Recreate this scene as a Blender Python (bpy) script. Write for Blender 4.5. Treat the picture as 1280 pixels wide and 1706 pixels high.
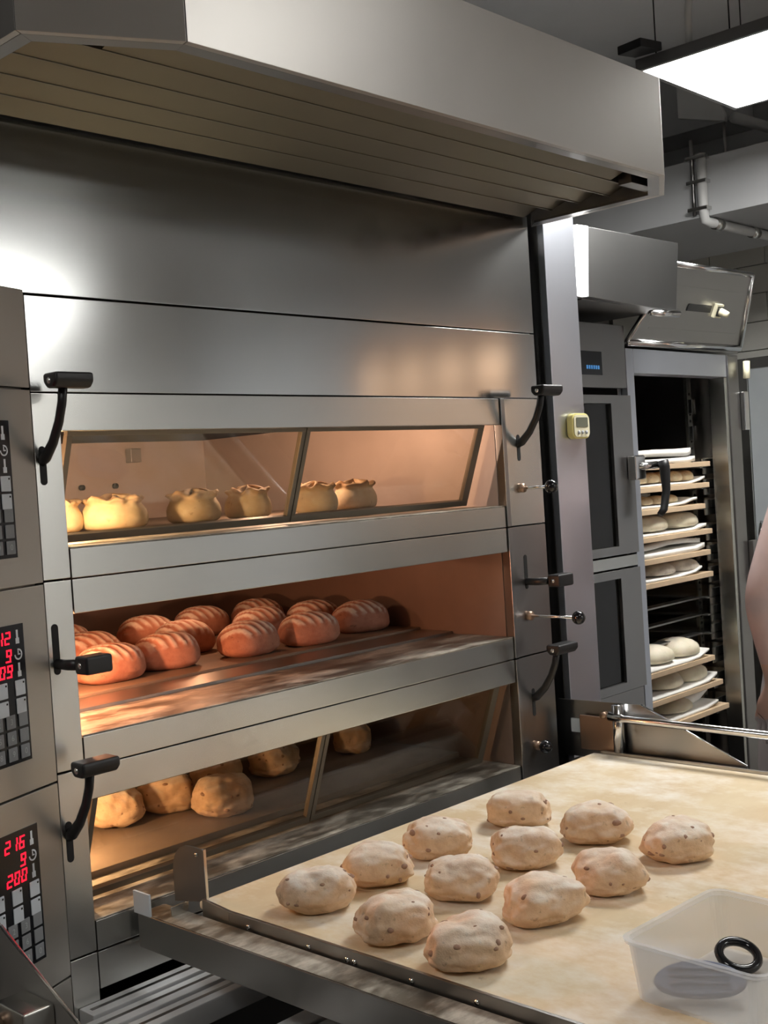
import bpy, bmesh, math, random
from mathutils import Vector, Matrix, noise

for o in list(bpy.data.objects):
    bpy.data.objects.remove(o, do_unlink=True)
SC = bpy.context.scene
COL = SC.collection
R = math.radians

# ------------------------------------------------------------------ camera
cam_d = bpy.data.cameras.new('camera')
cam = bpy.data.objects.new('camera', cam_d)
COL.objects.link(cam)
YAW, PITCH, ROLL = R(46.526), R(-1.488), R(-3.6215)
fwd = Vector((math.sin(YAW) * math.cos(PITCH), math.cos(YAW) * math.cos(PITCH), math.sin(PITCH)))
rt = Vector((math.cos(YAW), -math.sin(YAW), 0))
up = rt.cross(fwd)
r2 = math.cos(ROLL) * rt + math.sin(ROLL) * up
u2 = -math.sin(ROLL) * rt + math.cos(ROLL) * up
m = Matrix((r2, u2, -fwd)).transposed().to_4x4()
m.translation = Vector((0, -1.75, 1.5))
cam.matrix_world = m
cam_d.sensor_fit = 'VERTICAL'
cam_d.sensor_height = 36.0
cam_d.lens = 1971.65 / 1706 * 36.0
cam_d.clip_start = 0.02
SC.camera = cam

# ------------------------------------------------------------------ world and exposure
W = bpy.data.worlds.new('world')
SC.world = W
W.use_nodes = True
W.node_tree.nodes['Background'].inputs[0].default_value = (0.55, 0.58, 0.6, 1)
W.node_tree.nodes['Background'].inputs[1].default_value = 0.15
SC.view_settings.view_transform = 'Standard'
SC.view_settings.look = 'None'
SC.view_settings.gamma = 1
SC.view_settings.use_curve_mapping = False
SC.view_settings.exposure = 0.3
LED_POWER = (34.0, 4.5, 13.0, 15.0)          # radiance of each ceiling LED panel
LED_Z = 2.6
# (x0, x1, y0, y1) of the ceiling LED panels
LED_PANELS = [(2.96, 3.545, -0.62, -0.02), (1.5, 2.1, -1.75, -1.15), (2.62, 3.72, -4.75, -3.8), (-0.95, -0.35, -0.85, -0.25)]  # last panel is an added, unseen fill light for the left-facing sides

# ------------------------------------------------------------------ materials
MATS = {}


class NT:
    def __init__(s, name):
        s.m = bpy.data.materials.new(name)
        s.m.use_nodes = True
        s.t = s.m.node_tree
        s.b = s.t.nodes['Principled BSDF']
        s.out = s.t.nodes['Material Output']
        MATS[name] = s.m

    def n(s, typ, **kw):
        nd = s.t.nodes.new(typ)
        for k, v in kw.items():
            if k.startswith('i_'):
                key = k[2:]
                key = int(key) if key.isdigit() else key.replace('_', ' ')
                nd.inputs[key].default_value = v
            else:
                setattr(nd, k, v)
        return nd

    def l(s, a, b):
        s.t.links.new(a, b)

    def setp(s, **kw):
        for k, v in kw.items():
            s.b.inputs[k.replace('_', ' ')].default_value = v
        return s

    def coord(s, scale=(1, 1, 1)):
        tc = s.n('ShaderNodeTexCoord')
        mp = s.n('ShaderNodeMapping')
        mp.inputs['Scale'].default_value = scale
        s.l(tc.outputs['Object'], mp.inputs['Vector'])
        return mp.outputs['Vector']

    def noise(s, scale=5, detail=4, rough=0.55, vec=None, stretch=(1, 1, 1)):
        nd = s.n('ShaderNodeTexNoise')
        nd.inputs['Scale'].default_value = scale
        nd.inputs['Detail'].default_value = detail
        nd.inputs['Roughness'].default_value = rough
        s.l(vec if vec is not None else s.coord(stretch), nd.inputs['Vector'])
        return nd.outputs['Fac']

    def ramp(s, fac, stops):
        r = s.n('ShaderNodeValToRGB')
        el = r.color_ramp.elements
        while len(el) < len(stops):
            el.new(0.5)
        for e, (p, c) in zip(el, stops):
            e.position = p
            e.color = (c[0], c[1], c[2], 1) if len(c) == 3 else c
        s.l(fac, r.inputs['Fac'])
        return r.outputs['Color']

    def mix(s, fac, a, b):
        mx = s.n('ShaderNodeMix', data_type='RGBA')
        for sock, v in ((mx.inputs[0], fac), (mx.inputs[6], a), (mx.inputs[7], b)):
            if isinstance(v, (int, float)):
                sock.default_value = v
            elif isinstance(v, tuple):
                sock.default_value = (*v[:3], 1)
            else:
                s.l(v, sock)
        return mx.outputs[2]

    def bump(s, h, strength=0.3, dist=0.002):
        b = s.n('ShaderNodeBump')
        b.inputs['Strength'].default_value = strength
        b.inputs['Distance'].default_value = dist
        s.l(h, b.inputs['Height'])
        s.l(b.outputs['Normal'], s.b.inputs['Normal'])

    def rng(s, fac, a, b):
        mr = s.n('ShaderNodeMapRange')
        mr.inputs['To Min'].default_value = a
        mr.inputs['To Max'].default_value = b
        s.l(fac, mr.inputs['Value'])
        return mr.outputs['Result']


def mat_steel(name, col=(0.62, 0.62, 0.6), rough=0.25, var=0.1, aniso=0.6):
    s = NT(name).setp(Metallic=1.0, Roughness=rough, Anisotropic=aniso)
    s.b.inputs['Anisotropic Rotation'].default_value = 0.25
    g = s.n('ShaderNodeNewGeometry')
    cr = s.n('ShaderNodeVectorMath', operation='CROSS_PRODUCT')
    s.l(g.outputs['Normal'], cr.inputs[0])
    cr.inputs[1].default_value = (0.001, 0.0013, 1)
    s.l(cr.outputs['Vector'], s.b.inputs['Tangent'])
    n1 = s.noise(3.0, 3, 0.6)
    n2 = s.noise(1.0, 3, 0.7, stretch=(6, 6, 240))
    s.l(s.mix(s.rng(n1, 0.0, 1.0), tuple(c * 0.88 for c in col), tuple(min(1, c * 1.06) for c in col)), s.b.inputs['Base Color'])
    ad = s.n('ShaderNodeMath', operation='ADD')
    s.l(s.rng(n1, rough - var * 0.5, rough + var * 0.5), ad.inputs[0])
    s.l(s.rng(n2, -0.006, 0.006), ad.inputs[1])
    s.l(ad.outputs[0], s.b.inputs['Roughness'])
    return s


def mat_flour_steel(name):
    # steel ledge dusted with smeared flour
    s = NT(name)
    n1 = s.noise(7, 6, 0.7, stretch=(1, 2.2, 1))
    n2 = s.noise(60, 3, 0.6)
    f = s.ramp(n1, [(0.42, (0, 0, 0)), (0.66, (1, 1, 1))])
    c = s.mix(f, (0.20, 0.18, 0.15), (0.62, 0.58, 0.5))
    c = s.mix(s.rng(n2, 0.0, 0.35), c, (0.3, 0.27, 0.22))
    s.l(c, s.b.inputs['Base Color'])
    s.l(s.rng(f, 0.75, 0.0), s.b.inputs['Metallic'])
    s.l(s.rng(f, 0.4, 0.9), s.b.inputs['Roughness'])
    return s


def mat_plain(name, col, rough=0.5, metal=0.0, var=0.12, scale=12, bump=0.0, **kw):
    s = NT(name).setp(Roughness=rough, Metallic=metal, **kw)
    n1 = s.noise(scale, 4, 0.6)
    s.l(s.mix(n1, tuple(c * (1 - var) for c in col), tuple(min(1, c * (1 + var)) for c in col)), s.b.inputs['Base Color'])
    if bump:
        s.bump(s.noise(scale * 6, 3, 0.6), bump, 0.002)
    return s


def mat_emit(name, col, strength):
    s = NT(name).setp(Roughness=0.6)
    s.b.inputs['Base Color'].default_value = (*col, 1)
    s.b.inputs['Emission Color'].default_value = (*col, 1)
    s.b.inputs['Emission Strength'].default_value = strength
    return s


def mat_glass(name, tint=(0.9, 0.9, 0.88), refl=1.0):
    # clear sheet glass: transmits straight, mirrors by angle
    s = NT(name)
    t = s.n('ShaderNodeBsdfTransparent')
    t.inputs[0].default_value = (*tint, 1)
    g = s.n('ShaderNodeBsdfGlossy')
    g.inputs['Roughness'].default_value = 0.02
    geo = s.n('ShaderNodeNewGeometry')
    dt = s.n('ShaderNodeVectorMath', operation='DOT_PRODUCT')
    s.l(geo.outputs['Normal'], dt.inputs[0])
    s.l(geo.outputs['Incoming'], dt.inputs[1])
    ab = s.n('ShaderNodeMath', operation='ABSOLUTE')
    s.l(dt.outputs['Value'], ab.inputs[0])
    om = s.n('ShaderNodeMath', operation='SUBTRACT')
    om.inputs[0].default_value = 1
    s.l(ab.outputs[0], om.inputs[1])
    pw = s.n('ShaderNodeMath', operation='POWER')
    pw.inputs[1].default_value = 5
    s.l(om.outputs[0], pw.inputs[0])
    ml = s.n('ShaderNodeMath', operation='MULTIPLY_ADD')
    ml.inputs[1].default_value = 0.9
    ml.inputs[2].default_value = 0.045 * refl
    s.l(pw.outputs[0], ml.inputs[0])
    mx = s.n('ShaderNodeMixShader')
    s.l(ml.outputs[0], mx.inputs[0])
    s.l(t.outputs[0], mx.inputs[1])
    s.l(g.outputs[0], mx.inputs[2])
    s.l(mx.outputs[0], s.out.inputs['Surface'])
    return s


def mat_bread(name, base, dark, flour_amt=0.5, flour=(0.86, 0.8, 0.7), rough=0.75, scale=1.0, attr=None, bump=0.5):
    s = NT(name).setp(Roughness=rough, Subsurface_Weight=0.08, Subsurface_Scale=0.01)
    s.b.inputs['Subsurface Radius'].default_value = (1.0, 0.5, 0.25)
    n1 = s.noise(28 * scale, 5, 0.65)
    c = s.mix(s.ramp(n1, [(0.35, (0, 0, 0)), (0.7, (1, 1, 1))]), dark, base)
    n2 = s.noise(70 * scale, 3, 0.6)
    sp = s.ramp(n2, [(0.63, (0, 0, 0)), (0.72, (1, 1, 1))])
    c = s.mix(s.rng(sp, 0, 0.55), c, tuple(d * 0.5 for d in dark))
    if attr:
        a = s.n('ShaderNodeAttribute', attribute_name=attr)
        fl = s.n('ShaderNodeMath', operation='MULTIPLY')
        s.l(a.outputs['Fac'], fl.inputs[0])
        s.l(s.ramp(s.noise(40 * scale, 4, 0.7), [(0.3, (0.5, 0.5, 0.5)), (0.6, (1, 1, 1))]), fl.inputs[1])
        f2 = s.n('ShaderNodeMath', operation='MULTIPLY')
        s.l(fl.outputs[0], f2.inputs[0])
        f2.inputs[1].default_value = flour_amt
        c = s.mix(f2.outputs[0], c, flour)
    s.l(c, s.b.inputs['Base Color'])
    s.bump(s.noise(42 * scale, 5, 0.65), bump, 0.005)
    return s


mat_steel('steel', (0.64, 0.64, 0.61), 0.26, 0.05, 0.6)
mat_steel('steel_panel', (0.66, 0.67, 0.66), 0.15, 0.04, 0.65)
mat_steel('steel_hood', (0.60, 0.58, 0.55), 0.42, 0.05, 0.2)
mat_steel('steel_baffle', (0.27, 0.245, 0.19), 0.42, 0.1, 0.3)
mat_steel('steel_dark', (0.36, 0.355, 0.35), 0.3, 0.08, 0.5)
mat_steel('steel_cool', (0.64, 0.67, 0.74), 0.30, 0.05, 0.5).setp(Metallic=0.92)  # bluish base colour stands for cool reflections on column and posts
mat_steel('steel_black', (0.22, 0.218, 0.215), 0.36, 0.06, 0.4)
mat_steel('steel_bright', (0.78, 0.78, 0.78), 0.16, 0.05, 0.4)
mat_steel('steel_loader', (0.42, 0.41, 0.39), 0.34, 0.08, 0.3)
mat_steel('aluminium', (0.82, 0.83, 0.84), 0.42, 0.05, 0.3).setp(Metallic=0.15)
mat_plain('painted_dark', (0.085, 0.083, 0.08), 0.4, var=0.1)
mat_plain('plate_grey', (0.26, 0.245, 0.225), 0.4, metal=0.4, var=0.12, scale=5)
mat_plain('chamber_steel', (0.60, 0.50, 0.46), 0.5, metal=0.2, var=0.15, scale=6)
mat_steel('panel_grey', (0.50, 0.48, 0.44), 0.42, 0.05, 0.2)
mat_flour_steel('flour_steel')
mat_plain('chamber_shaded', (0.24, 0.18, 0.15), 0.5, metal=0.3, var=0.2, scale=6)  # darker copy of the chamber steel, shade of the dimmer decks in its colour
mat_plain('black_plastic', (0.012, 0.012, 0.013), 0.42, var=0.2)
mat_plain('black_gloss', (0.01, 0.01, 0.012), 0.1, var=0.1)
mat_plain('black_void', (0.012, 0.012, 0.012), 0.8)
mat_plain('keypad_black', (0.008, 0.009, 0.012), 0.25)
mat_plain('key_white', (0.58, 0.62, 0.66), 0.5, var=0.05, scale=60)
mat_plain('key_grey', (0.22, 0.23, 0.24), 0.5, var=0.08, scale=60)
mat_plain('key_print', (0.42, 0.44, 0.46), 0.5, var=0.02)
mat_plain('icon_print', (0.72, 0.75, 0.78), 0.5, var=0.02)
mat_plain('pane_edge', (0.20, 0.17, 0.13), 0.4, metal=0.6)
mat_plain('stone', (0.25, 0.19, 0.14), 0.55, var=0.35, scale=9, bump=0.15)
mat_plain('wood_board', (0.62, 0.46, 0.30), 0.7, var=0.25, scale=9)
mat_plain('linen', (0.88, 0.86, 0.81), 0.9, var=0.08, scale=40, bump=0.2)
mat_plain('ceiling_grey', (0.70, 0.705, 0.71), 0.85, var=0.12, scale=2)
mat_plain('duct_grey', (0.42, 0.425, 0.43), 0.7, var=0.08, scale=2)
mat_plain('wall_grey', (0.82, 0.82, 0.80), 0.7, var=0.08, scale=3)
mat_plain('wall_pale', (0.80, 0.83, 0.87), 0.7, var=0.05, scale=2)
mat_plain('wall_dark', (0.20, 0.195, 0.19), 0.7, var=0.1, scale=3)
mat_plain('tile_glaze', (0.74, 0.73, 0.67), 0.35, var=0.06, scale=5)
mat_plain('grout', (0.16, 0.155, 0.14), 0.9)
mat_plain('floor_tile', (0.20, 0.17, 0.15), 0.5, var=0.25, scale=4)
mat_plain('pipe_white', (0.55, 0.55, 0.54), 0.5, var=0.05)
mat_plain('yellow_plastic', (0.80, 0.70, 0.26), 0.4, var=0.04)
mat_plain('cream_plastic', (0.84, 0.80, 0.58), 0.4, var=0.03)
mat_plain('lcd', (0.16, 0.17, 0.13), 0.2)
mat_plain('silver_key', (0.45, 0.47, 0.5), 0.4)
mat_plain('blue_grey_plastic', (0.10, 0.12, 0.19), 0.5)
mat_plain('sticker', (0.62, 0.68, 0.72), 0.5)
mat_plain('frost_glass', (0.80, 0.86, 0.92), 0.22, var=0.15, scale=3)
mat_plain('shelf_wood', (0.30, 0.13, 0.07), 0.5, var=0.2)
mat_plain('pink_cotton', (0.55, 0.43, 0.41), 0.9, var=0.08, scale=30)
mat_plain('pale_cotton', (0.52, 0.46, 0.45), 0.9, var=0.08, scale=30)
mat_plain('white_cotton', (0.66, 0.6, 0.58), 0.9, var=0.06, scale=30)
mat_plain('skin', (0.62, 0.40, 0.31), 0.55, var=0.08, scale=20, Subsurface_Weight=0.1)
mat_plain('hair', (0.03, 0.02, 0.015), 0.5, var=0.3, scale=80)
mat_plain('copper_plate', (0.36, 0.24, 0.17), 0.35, metal=0.8)
for _k, _p in enumerate(LED_POWER):
    mat_emit('led_%d' % _k, (1.0, 0.99, 0.96), _p)
mat_emit('end_strip_glow', (1.0, 0.99, 0.97), 3.0)  # steel end strip of the exhaust box, reflected light given as emission
mat_emit('digit_red', (1.0, 0.008, 0.03), 1.6)
mat_emit('display_blue', (0.06, 0.22, 0.5), 0.35)
mat_emit('shelf_glow', (1.0, 0.68, 0.45), 1.3)
mat_emit('lamp_bulb', (1.0, 0.72, 0.42), 6.0)
mat_glass('oven_glass', (0.86, 0.84, 0.80), 1.3)
mat_glass('cabinet_glass', (0.35, 0.33, 0.31), 1.5)

# belt of the loader: cream canvas, floury, with dough stains
s = NT('canvas').setp(Roughness=0.85)
c = s.mix(s.ramp(s.noise(3.2, 5, 0.65, stretch=(1, 2, 1)), [(0.3, (0, 0, 0)), (0.7, (1, 1, 1))]), (0.66, 0.50, 0.30), (0.78, 0.65, 0.44))
fl = s.ramp(s.noise(5.5, 5, 0.7, stretch=(1.6, 1, 1)), [(0.44, (0, 0, 0)), (0.66, (1, 1, 1))])
c = s.mix(s.rng(fl, 0, 0.8), c, (0.90, 0.85, 0.76))
st = s.ramp(s.noise(16, 5, 0.7), [(0.66, (0, 0, 0)), (0.74, (1, 1, 1))])
c = s.mix(s.rng(st, 0, 0.45), c, (0.34, 0.22, 0.12))
s.l(c, s.b.inputs['Base Color'])
s.bump(s.noise(300, 2, 0.5), 0.15, 0.001)

mat_bread('dough', (0.78, 0.57, 0.37), (0.60, 0.39, 0.24), 0.8, (0.90, 0.85, 0.76), attr='flour', bump=0.5)
mat_bread('raisin', (0.44, 0.27, 0.18), (0.26, 0.14, 0.09), 0.0)
mat_bread('crust_loaf', (0.55, 0.28, 0.19), (0.40, 0.17, 0.11), 0.95, attr='flour', bump=0.25)
mat_bread('roll', (0.80, 0.68, 0.46), (0.70, 0.54, 0.32), 0.9, flour=(0.36, 0.17, 0.06), attr='flour', bump=0.25)
mat_bread('pale_dough', (0.74, 0.68, 0.52), (0.66, 0.58, 0.42), 0.5, attr='flour', bump=0.15)
mat_bread('speckled_dough', (0.70, 0.64, 0.54), (0.44, 0.37, 0.30), 0.5, attr='flour', bump=0.2)

# translucent box plastic
s = NT('milky_plastic').setp(Roughness=0.35)
t = s.n('ShaderNodeBsdfTransparent')
t.inputs[0].default_value = (0.94, 0.95, 0.96, 1)
s.l(s.mix(s.noise(8), (0.88, 0.89, 0.91), (0.93, 0.93, 0.94)), s.b.inputs['Base Color'])
mx = s.n('ShaderNodeMixShader')
mx.inputs[0].default_value = 0.29
s.l(t.outputs[0], mx.inputs[1])
s.l(s.b.outputs[0], mx.inputs[2])
s.l(mx.outputs[0], s.out.inputs['Surface'])


# ------------------------------------------------------------------ mesh helpers
class MB:
    def __init__(s):
        s.v, s.f = [], []

    def add(s, vs, fs):
        k = len(s.v)
        s.v += [Vector(v) for v in vs]
        s.f += [tuple(i + k for i in f) for f in fs]
        return s

    def box(s, x0, x1, y0, y1, z0, z1, M=None):
        vs = [Vector((x, y, z)) for z in (z0, z1) for y in (y0, y1) for x in (x0, x1)]
        if M is not None:
            vs = [M @ v for v in vs]
        return s.add(vs, [(0, 2, 3, 1), (4, 5, 7, 6), (0, 1, 5, 4), (2, 6, 7, 3), (0, 4, 6, 2), (1, 3, 7, 5)])

    def prism(s, pts, d):
        """closed polygon of 3-D points pushed along vector d"""
        d = Vector(d)
        n = len(pts)
        vs = [Vector(p) for p in pts] + [Vector(p) + d for p in pts]
        return s.add(vs, [tuple(range(n))[::-1], tuple(range(n, 2 * n))] + [(i, (i + 1) % n, n + (i + 1) % n, n + i) for i in range(n)])

    def tube(s, pts, r, n=10, cap=True, flat=1.0):
        pts = [Vector(p) for p in pts]
        rs = r if isinstance(r, (list, tuple)) else [r] * len(pts)
        rings = []
        prev = None
        for i, p in enumerate(pts):
            d = (pts[min(i + 1, len(pts) - 1)] - pts[max(i - 1, 0)]).normalized()
            if prev is None:
                a = d.cross(Vector((0, 0, 1)))
                if a.length < 1e-3:
                    a = d.cross(Vector((1, 0, 0)))
            else:
                a = prev - d * prev.dot(d)
            a.normalize()
            prev = a
            b = d.cross(a)
            rings.append([p + rs[i] * (math.cos(t) * a * flat + math.sin(t) * b) for t in [2 * math.pi * k / n for k in range(n)]])
        vs = [v for rg in rings for v in rg]
        fs = [(i * n + k, i * n + (k + 1) % n, (i + 1) * n + (k + 1) % n, (i + 1) * n + k) for i in range(len(rings) - 1) for k in range(n)]
        if cap:
            fs += [tuple(range(n))[::-1], tuple(range((len(rings) - 1) * n, len(rings) * n))]
        return s.add(vs, fs)

    def ball(s, c, r, nu=14, nv=9, sc=(1, 1, 1)):
        c = Vector(c)
        vs, fs = [], []
        for j in range(nv + 1):
            ph = math.pi * j / nv
            for i in range(nu):
                th = 2 * math.pi * i / nu
                vs.append(c + Vector((r * sc[0] * math.sin(ph) * math.cos(th), r * sc[1] * math.sin(ph) * math.sin(th), r * sc[2] * math.cos(ph))))
        for j in range(nv):
            for i in range(nu):
                fs.append((j * nu + i, (j + 1) * nu + i, (j + 1) * nu + (i + 1) % nu, j * nu + (i + 1) % nu))
        return s.add(vs, fs)

    def ring(s, c, axis, R0, r, n=28, k=8):
        """torus"""
        c = Vector(c)
        ax = Vector(axis).normalized()
        a = ax.orthogonal().normalized()
        b = ax.cross(a)
        vs, fs = [], []
        for i in range(n):
            t = 2 * math.pi * i / n
            d = math.cos(t) * a + math.sin(t) * b
            for j in range(k):
                q = 2 * math.pi * j / k
                vs.append(c + d * (R0 + r * math.cos(q)) + ax * r * math.sin(q))
        for i in range(n):
            for j in range(k):
                fs.append((i * k + j, ((i + 1) % n) * k + j, ((i + 1) % n) * k + (j + 1) % k, i * k + (j + 1) % k))
        return s.add(vs, fs)

    def build(s, name, mat, parent=None, bevel=0.0, smooth=False, seg=2, weld=False):
        root = Vector((0, 0, 0))
        p = parent
        while p is not None:
            root += p.location
            p = p.parent
        me = bpy.data.meshes.new(name)
        me.from_pydata([v - root for v in s.v], [], s.f)
        bm = bmesh.new()
        bm.from_mesh(me)
        if weld:
            bmesh.ops.remove_doubles(bm, verts=bm.verts, dist=1e-5)
        bmesh.ops.recalc_face_normals(bm, faces=bm.faces)
        if bevel:
            es = [e for e in bm.edges if len(e.link_faces) == 2 and e.calc_face_angle(0) > 0.6]
            bmesh.ops.bevel(bm, geom=es, offset=bevel, segments=seg, affect='EDGES', profile=0.5)
        bm.to_mesh(me)
        bm.free()
        me.validate()
        if smooth or bevel:
            for pl in me.polygons:
                pl.use_smooth = True
            if not smooth or bevel:
                try:
                    me.set_sharp_from_angle(angle=R(40))
                except Exception:
                    pass
        me.materials.append(MATS[mat])
        o = bpy.data.objects.new(name, me)
        COL.objects.link(o)
        o.parent = parent
        if bevel:
            wn = o.modifiers.new('weighted', 'WEIGHTED_NORMAL')
            wn.keep_sharp = True
            wn.weight = 100
        return o


def tag(o, label=None, cat=None, group=None, kind=None):
    if label:
        o['label'] = label
    if cat:
        o['category'] = cat
    if group:
        o['group'] = group
    if kind:
        o['kind'] = kind
    return o


def thing(name, loc, label, cat, group=None):
    o = bpy.data.objects.new(name, None)
    o.empty_display_size = 0.05
    o.location = loc
    COL.objects.link(o)
    return tag(o, label, cat, group)


def bx(name, x0, x1, y0, y1, z0, z1, mat, parent=None, bevel=0.0015, seg=2, M=None):
    return MB().box(x0, x1, y0, y1, z0, z1, M).build(name, mat, parent, bevel, seg=seg)


def struct(o):
    o['kind'] = 'structure'
    return o


def copy_tree(o, parent=None):
    c = o.copy()
    COL.objects.link(c)
    c.parent = parent
    for ch in list(o.children):
        copy_tree(ch, c)
    return c


# ------------------------------------------------------------------ the setting
struct(bx('floor', -4.0, 5.6, -5.2, 1.9, -0.1, 0.0, 'floor_tile', bevel=0))
struct(bx('ceiling', -4.0, 5.6, -5.2, 1.9, 3.15, 3.25, 'ceiling_grey', bevel=0))
struct(bx('wall_back', -4.0, 5.6, 1.6, 1.7, 0, 3.15, 'wall_dark', bevel=0))
struct(bx('wall_front', -4.0, 5.6, -5.2, -5.1, 0, 3.15, 'wall_grey', bevel=0))
struct(bx('wall_left', -4.1, -4.0, -5.2, 1.7, 0, 3.15, 'wall_dark', bevel=0))
wr = struct(bx('wall_right', 5.32, 5.42, -5.2, 1.7, 0, 3.15, 'grout', bevel=0))
struct(bx('wall_right_reflector', 5.30, 5.319, -5.1, -1.0, 0, 3.15, 'wall_pale', bevel=0))  # pale unseen section added to brighten reflections in the steel column
rnd = random.Random(3)
tile_me = None
for i in range(19):
    z0 = 0.02 + i * 0.1325
    for j in range(9):
        y0 = -0.95 + j * 0.28 + (0.14 if i % 2 else 0)
        if tile_me is None:
            t_ = MB().box(5.3, 5.3215, 0, 0.276, 0, 0.1285).build('tile', 'tile_glaze', wr, 0.002, seg=1)
            tile_me = t_
        else:
            t_ = tile_me.copy()
            COL.objects.link(t_)
            t_.parent = wr
        t_.location = (rnd.uniform(-.0012, .0012), y0, z0)
# boxed ducts under the ceiling
struct(bx('trim_1', 4.1, 4.92, -3.0, 1.6, 2.41, 2.63, 'duct_grey', bevel=0.004))
struct(bx('trim_2', 4.5, 4.72, 0.47, 1.6, 2.86, 3.15, 'duct_grey', bevel=0.004))
struct(bx('trim_3', 5.0, 5.32, -3.0, 1.6, 2.72, 3.15, 'ceiling_grey', bevel=0.004))

# ------------------------------------------------------------------ ceiling LED panels
led_labels = ['large square-cornered white LED panel hanging beyond the extraction hood', 'white LED panel hanging out in front of the loader', 'white LED panel hanging far out in front of the ovens', 'added white LED fill panel, out of view on the shop side']
for k, (x0, x1, y0, y1) in enumerate(LED_PANELS):
    t = thing('led_panel_lamp', ((x0 + x1) / 2, (y0 + y1) / 2, LED_Z), led_labels[k], 'lamp', 'ceiling LED panels')
    bx('diffuser', x0 + 0.012, x1 - 0.012, y0 + 0.012, y1 - 0.012, LED_Z, LED_Z + 0.012, 'led_%d' % k, t, 0)
    fr = MB()
    fr.box(x0, x1, y0, y0 + 0.014, LED_Z - 0.002, LED_Z + 0.03).box(x0, x1, y1 - 0.014, y1, LED_Z - 0.002, LED_Z + 0.03)
    fr.box(x0, x0 + 0.014, y0 + 0.014, y1 - 0.014, LED_Z - 0.002, LED_Z + 0.03).box(x1 - 0.014, x1, y0 + 0.014, y1 - 0.014, LED_Z - 0.002, LED_Z + 0.03)
    fr.build('frame', 'steel_dark', t)
    bx('back_cover', x0 + 0.01, x1 - 0.01, y0 + 0.01, y1 - 0.01, LED_Z + 0.013, LED_Z + 0.032, 'steel_dark', t, 0.001)
    for (wx, wy) in ((x0 + 0.01, y1 - 0.06), (x0 + 0.05, y1 - 0.26), (x1 - 0.05, y1 - 0.06), (x1 - 0.05, y0 + 0.1), (x0 + 0.05, y0 + 0.1)):
        MB().tube([(wx, wy, LED_Z + 0.03), (wx, wy, 3.148)], 0.0022, 6).build('suspension_wire', 'black_plastic', t, smooth=True)
    if k == 0:
        MB().prism([(2.89, -0.08, 2.635), (2.97, -0.10, 2.635), (2.96, -0.02, 2.635), (2.90, 0.0, 2.635)], (0, 0, 0.025)).build('wire_clamp', 'black_plastic', t, 0.003)
        MB().tube([(2.99, -0.17, 2.63), (2.985, -0.175, 2.72), (2.96, -0.21, 2.85), (2.88, -0.27, 3.0), (2.8, -0.32, 3.148)], 0.010, 10).build('conduit', 'pipe_white', t, smooth=True)

# ------------------------------------------------------------------ deck oven
OX0, OX1 = 1.022, 2.43          # outer front
XL, XR = 1.0745, 2.272          # opening
DEPTH = 1.15
oven = thing('deck_oven', (1.7, 0.5, 0.0), 'three-deck stainless steel bread oven with glass doors and lit chambers', 'oven')
DECKS = [  # header top, header bottom, ledge top, ledge bottom
    (1.681, 1.618, 1.423, 1.3705),
    (1.3685, 1.3105, 1.105, 1.051),
    (1.049, 0.994, 0.791, 0.738)]
bx('top_panel', 0.80, OX1, 0.0, 0.02, 1.845, 2.135, 'steel_panel', oven)
bx('upper_band', OX0, OX1, 0.0, 0.02, 1.683, 1.842, 'steel_panel', oven)
body = MB()
body.box(OX0 + .002, OX1 - .002, 0.021, DEPTH + .1, 1.66, 2.13)
body.box(0.81, OX0 + .002, 0.021, DEPTH + .1, 1.86, 2.13)
body.box(OX0 + .002, XL - .004, 0.021, DEPTH + .1, 0.1, 1.66)
body.box(XR + .004, OX1 - .002, 0.021, DEPTH + .1, 0.1, 1.66)
body.box(XL - .004, XR + .004, 0.19, DEPTH + .1, 1.395, 1.40)
body.box(XL - .004, XR + .004, 0.19, DEPTH + .1, 1.07, 1.076)
body.box(XL - .004, XR + .004, DEPTH + .02, DEPTH + .1, 0.1, 1.66)
body.box(XL - .004, XR + .004, 0.19, DEPTH + .1, 0.1, 0.735)
body.build('insulated_body', 'black_void', oven)
names = ['top', 'middle', 'bottom']
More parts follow.
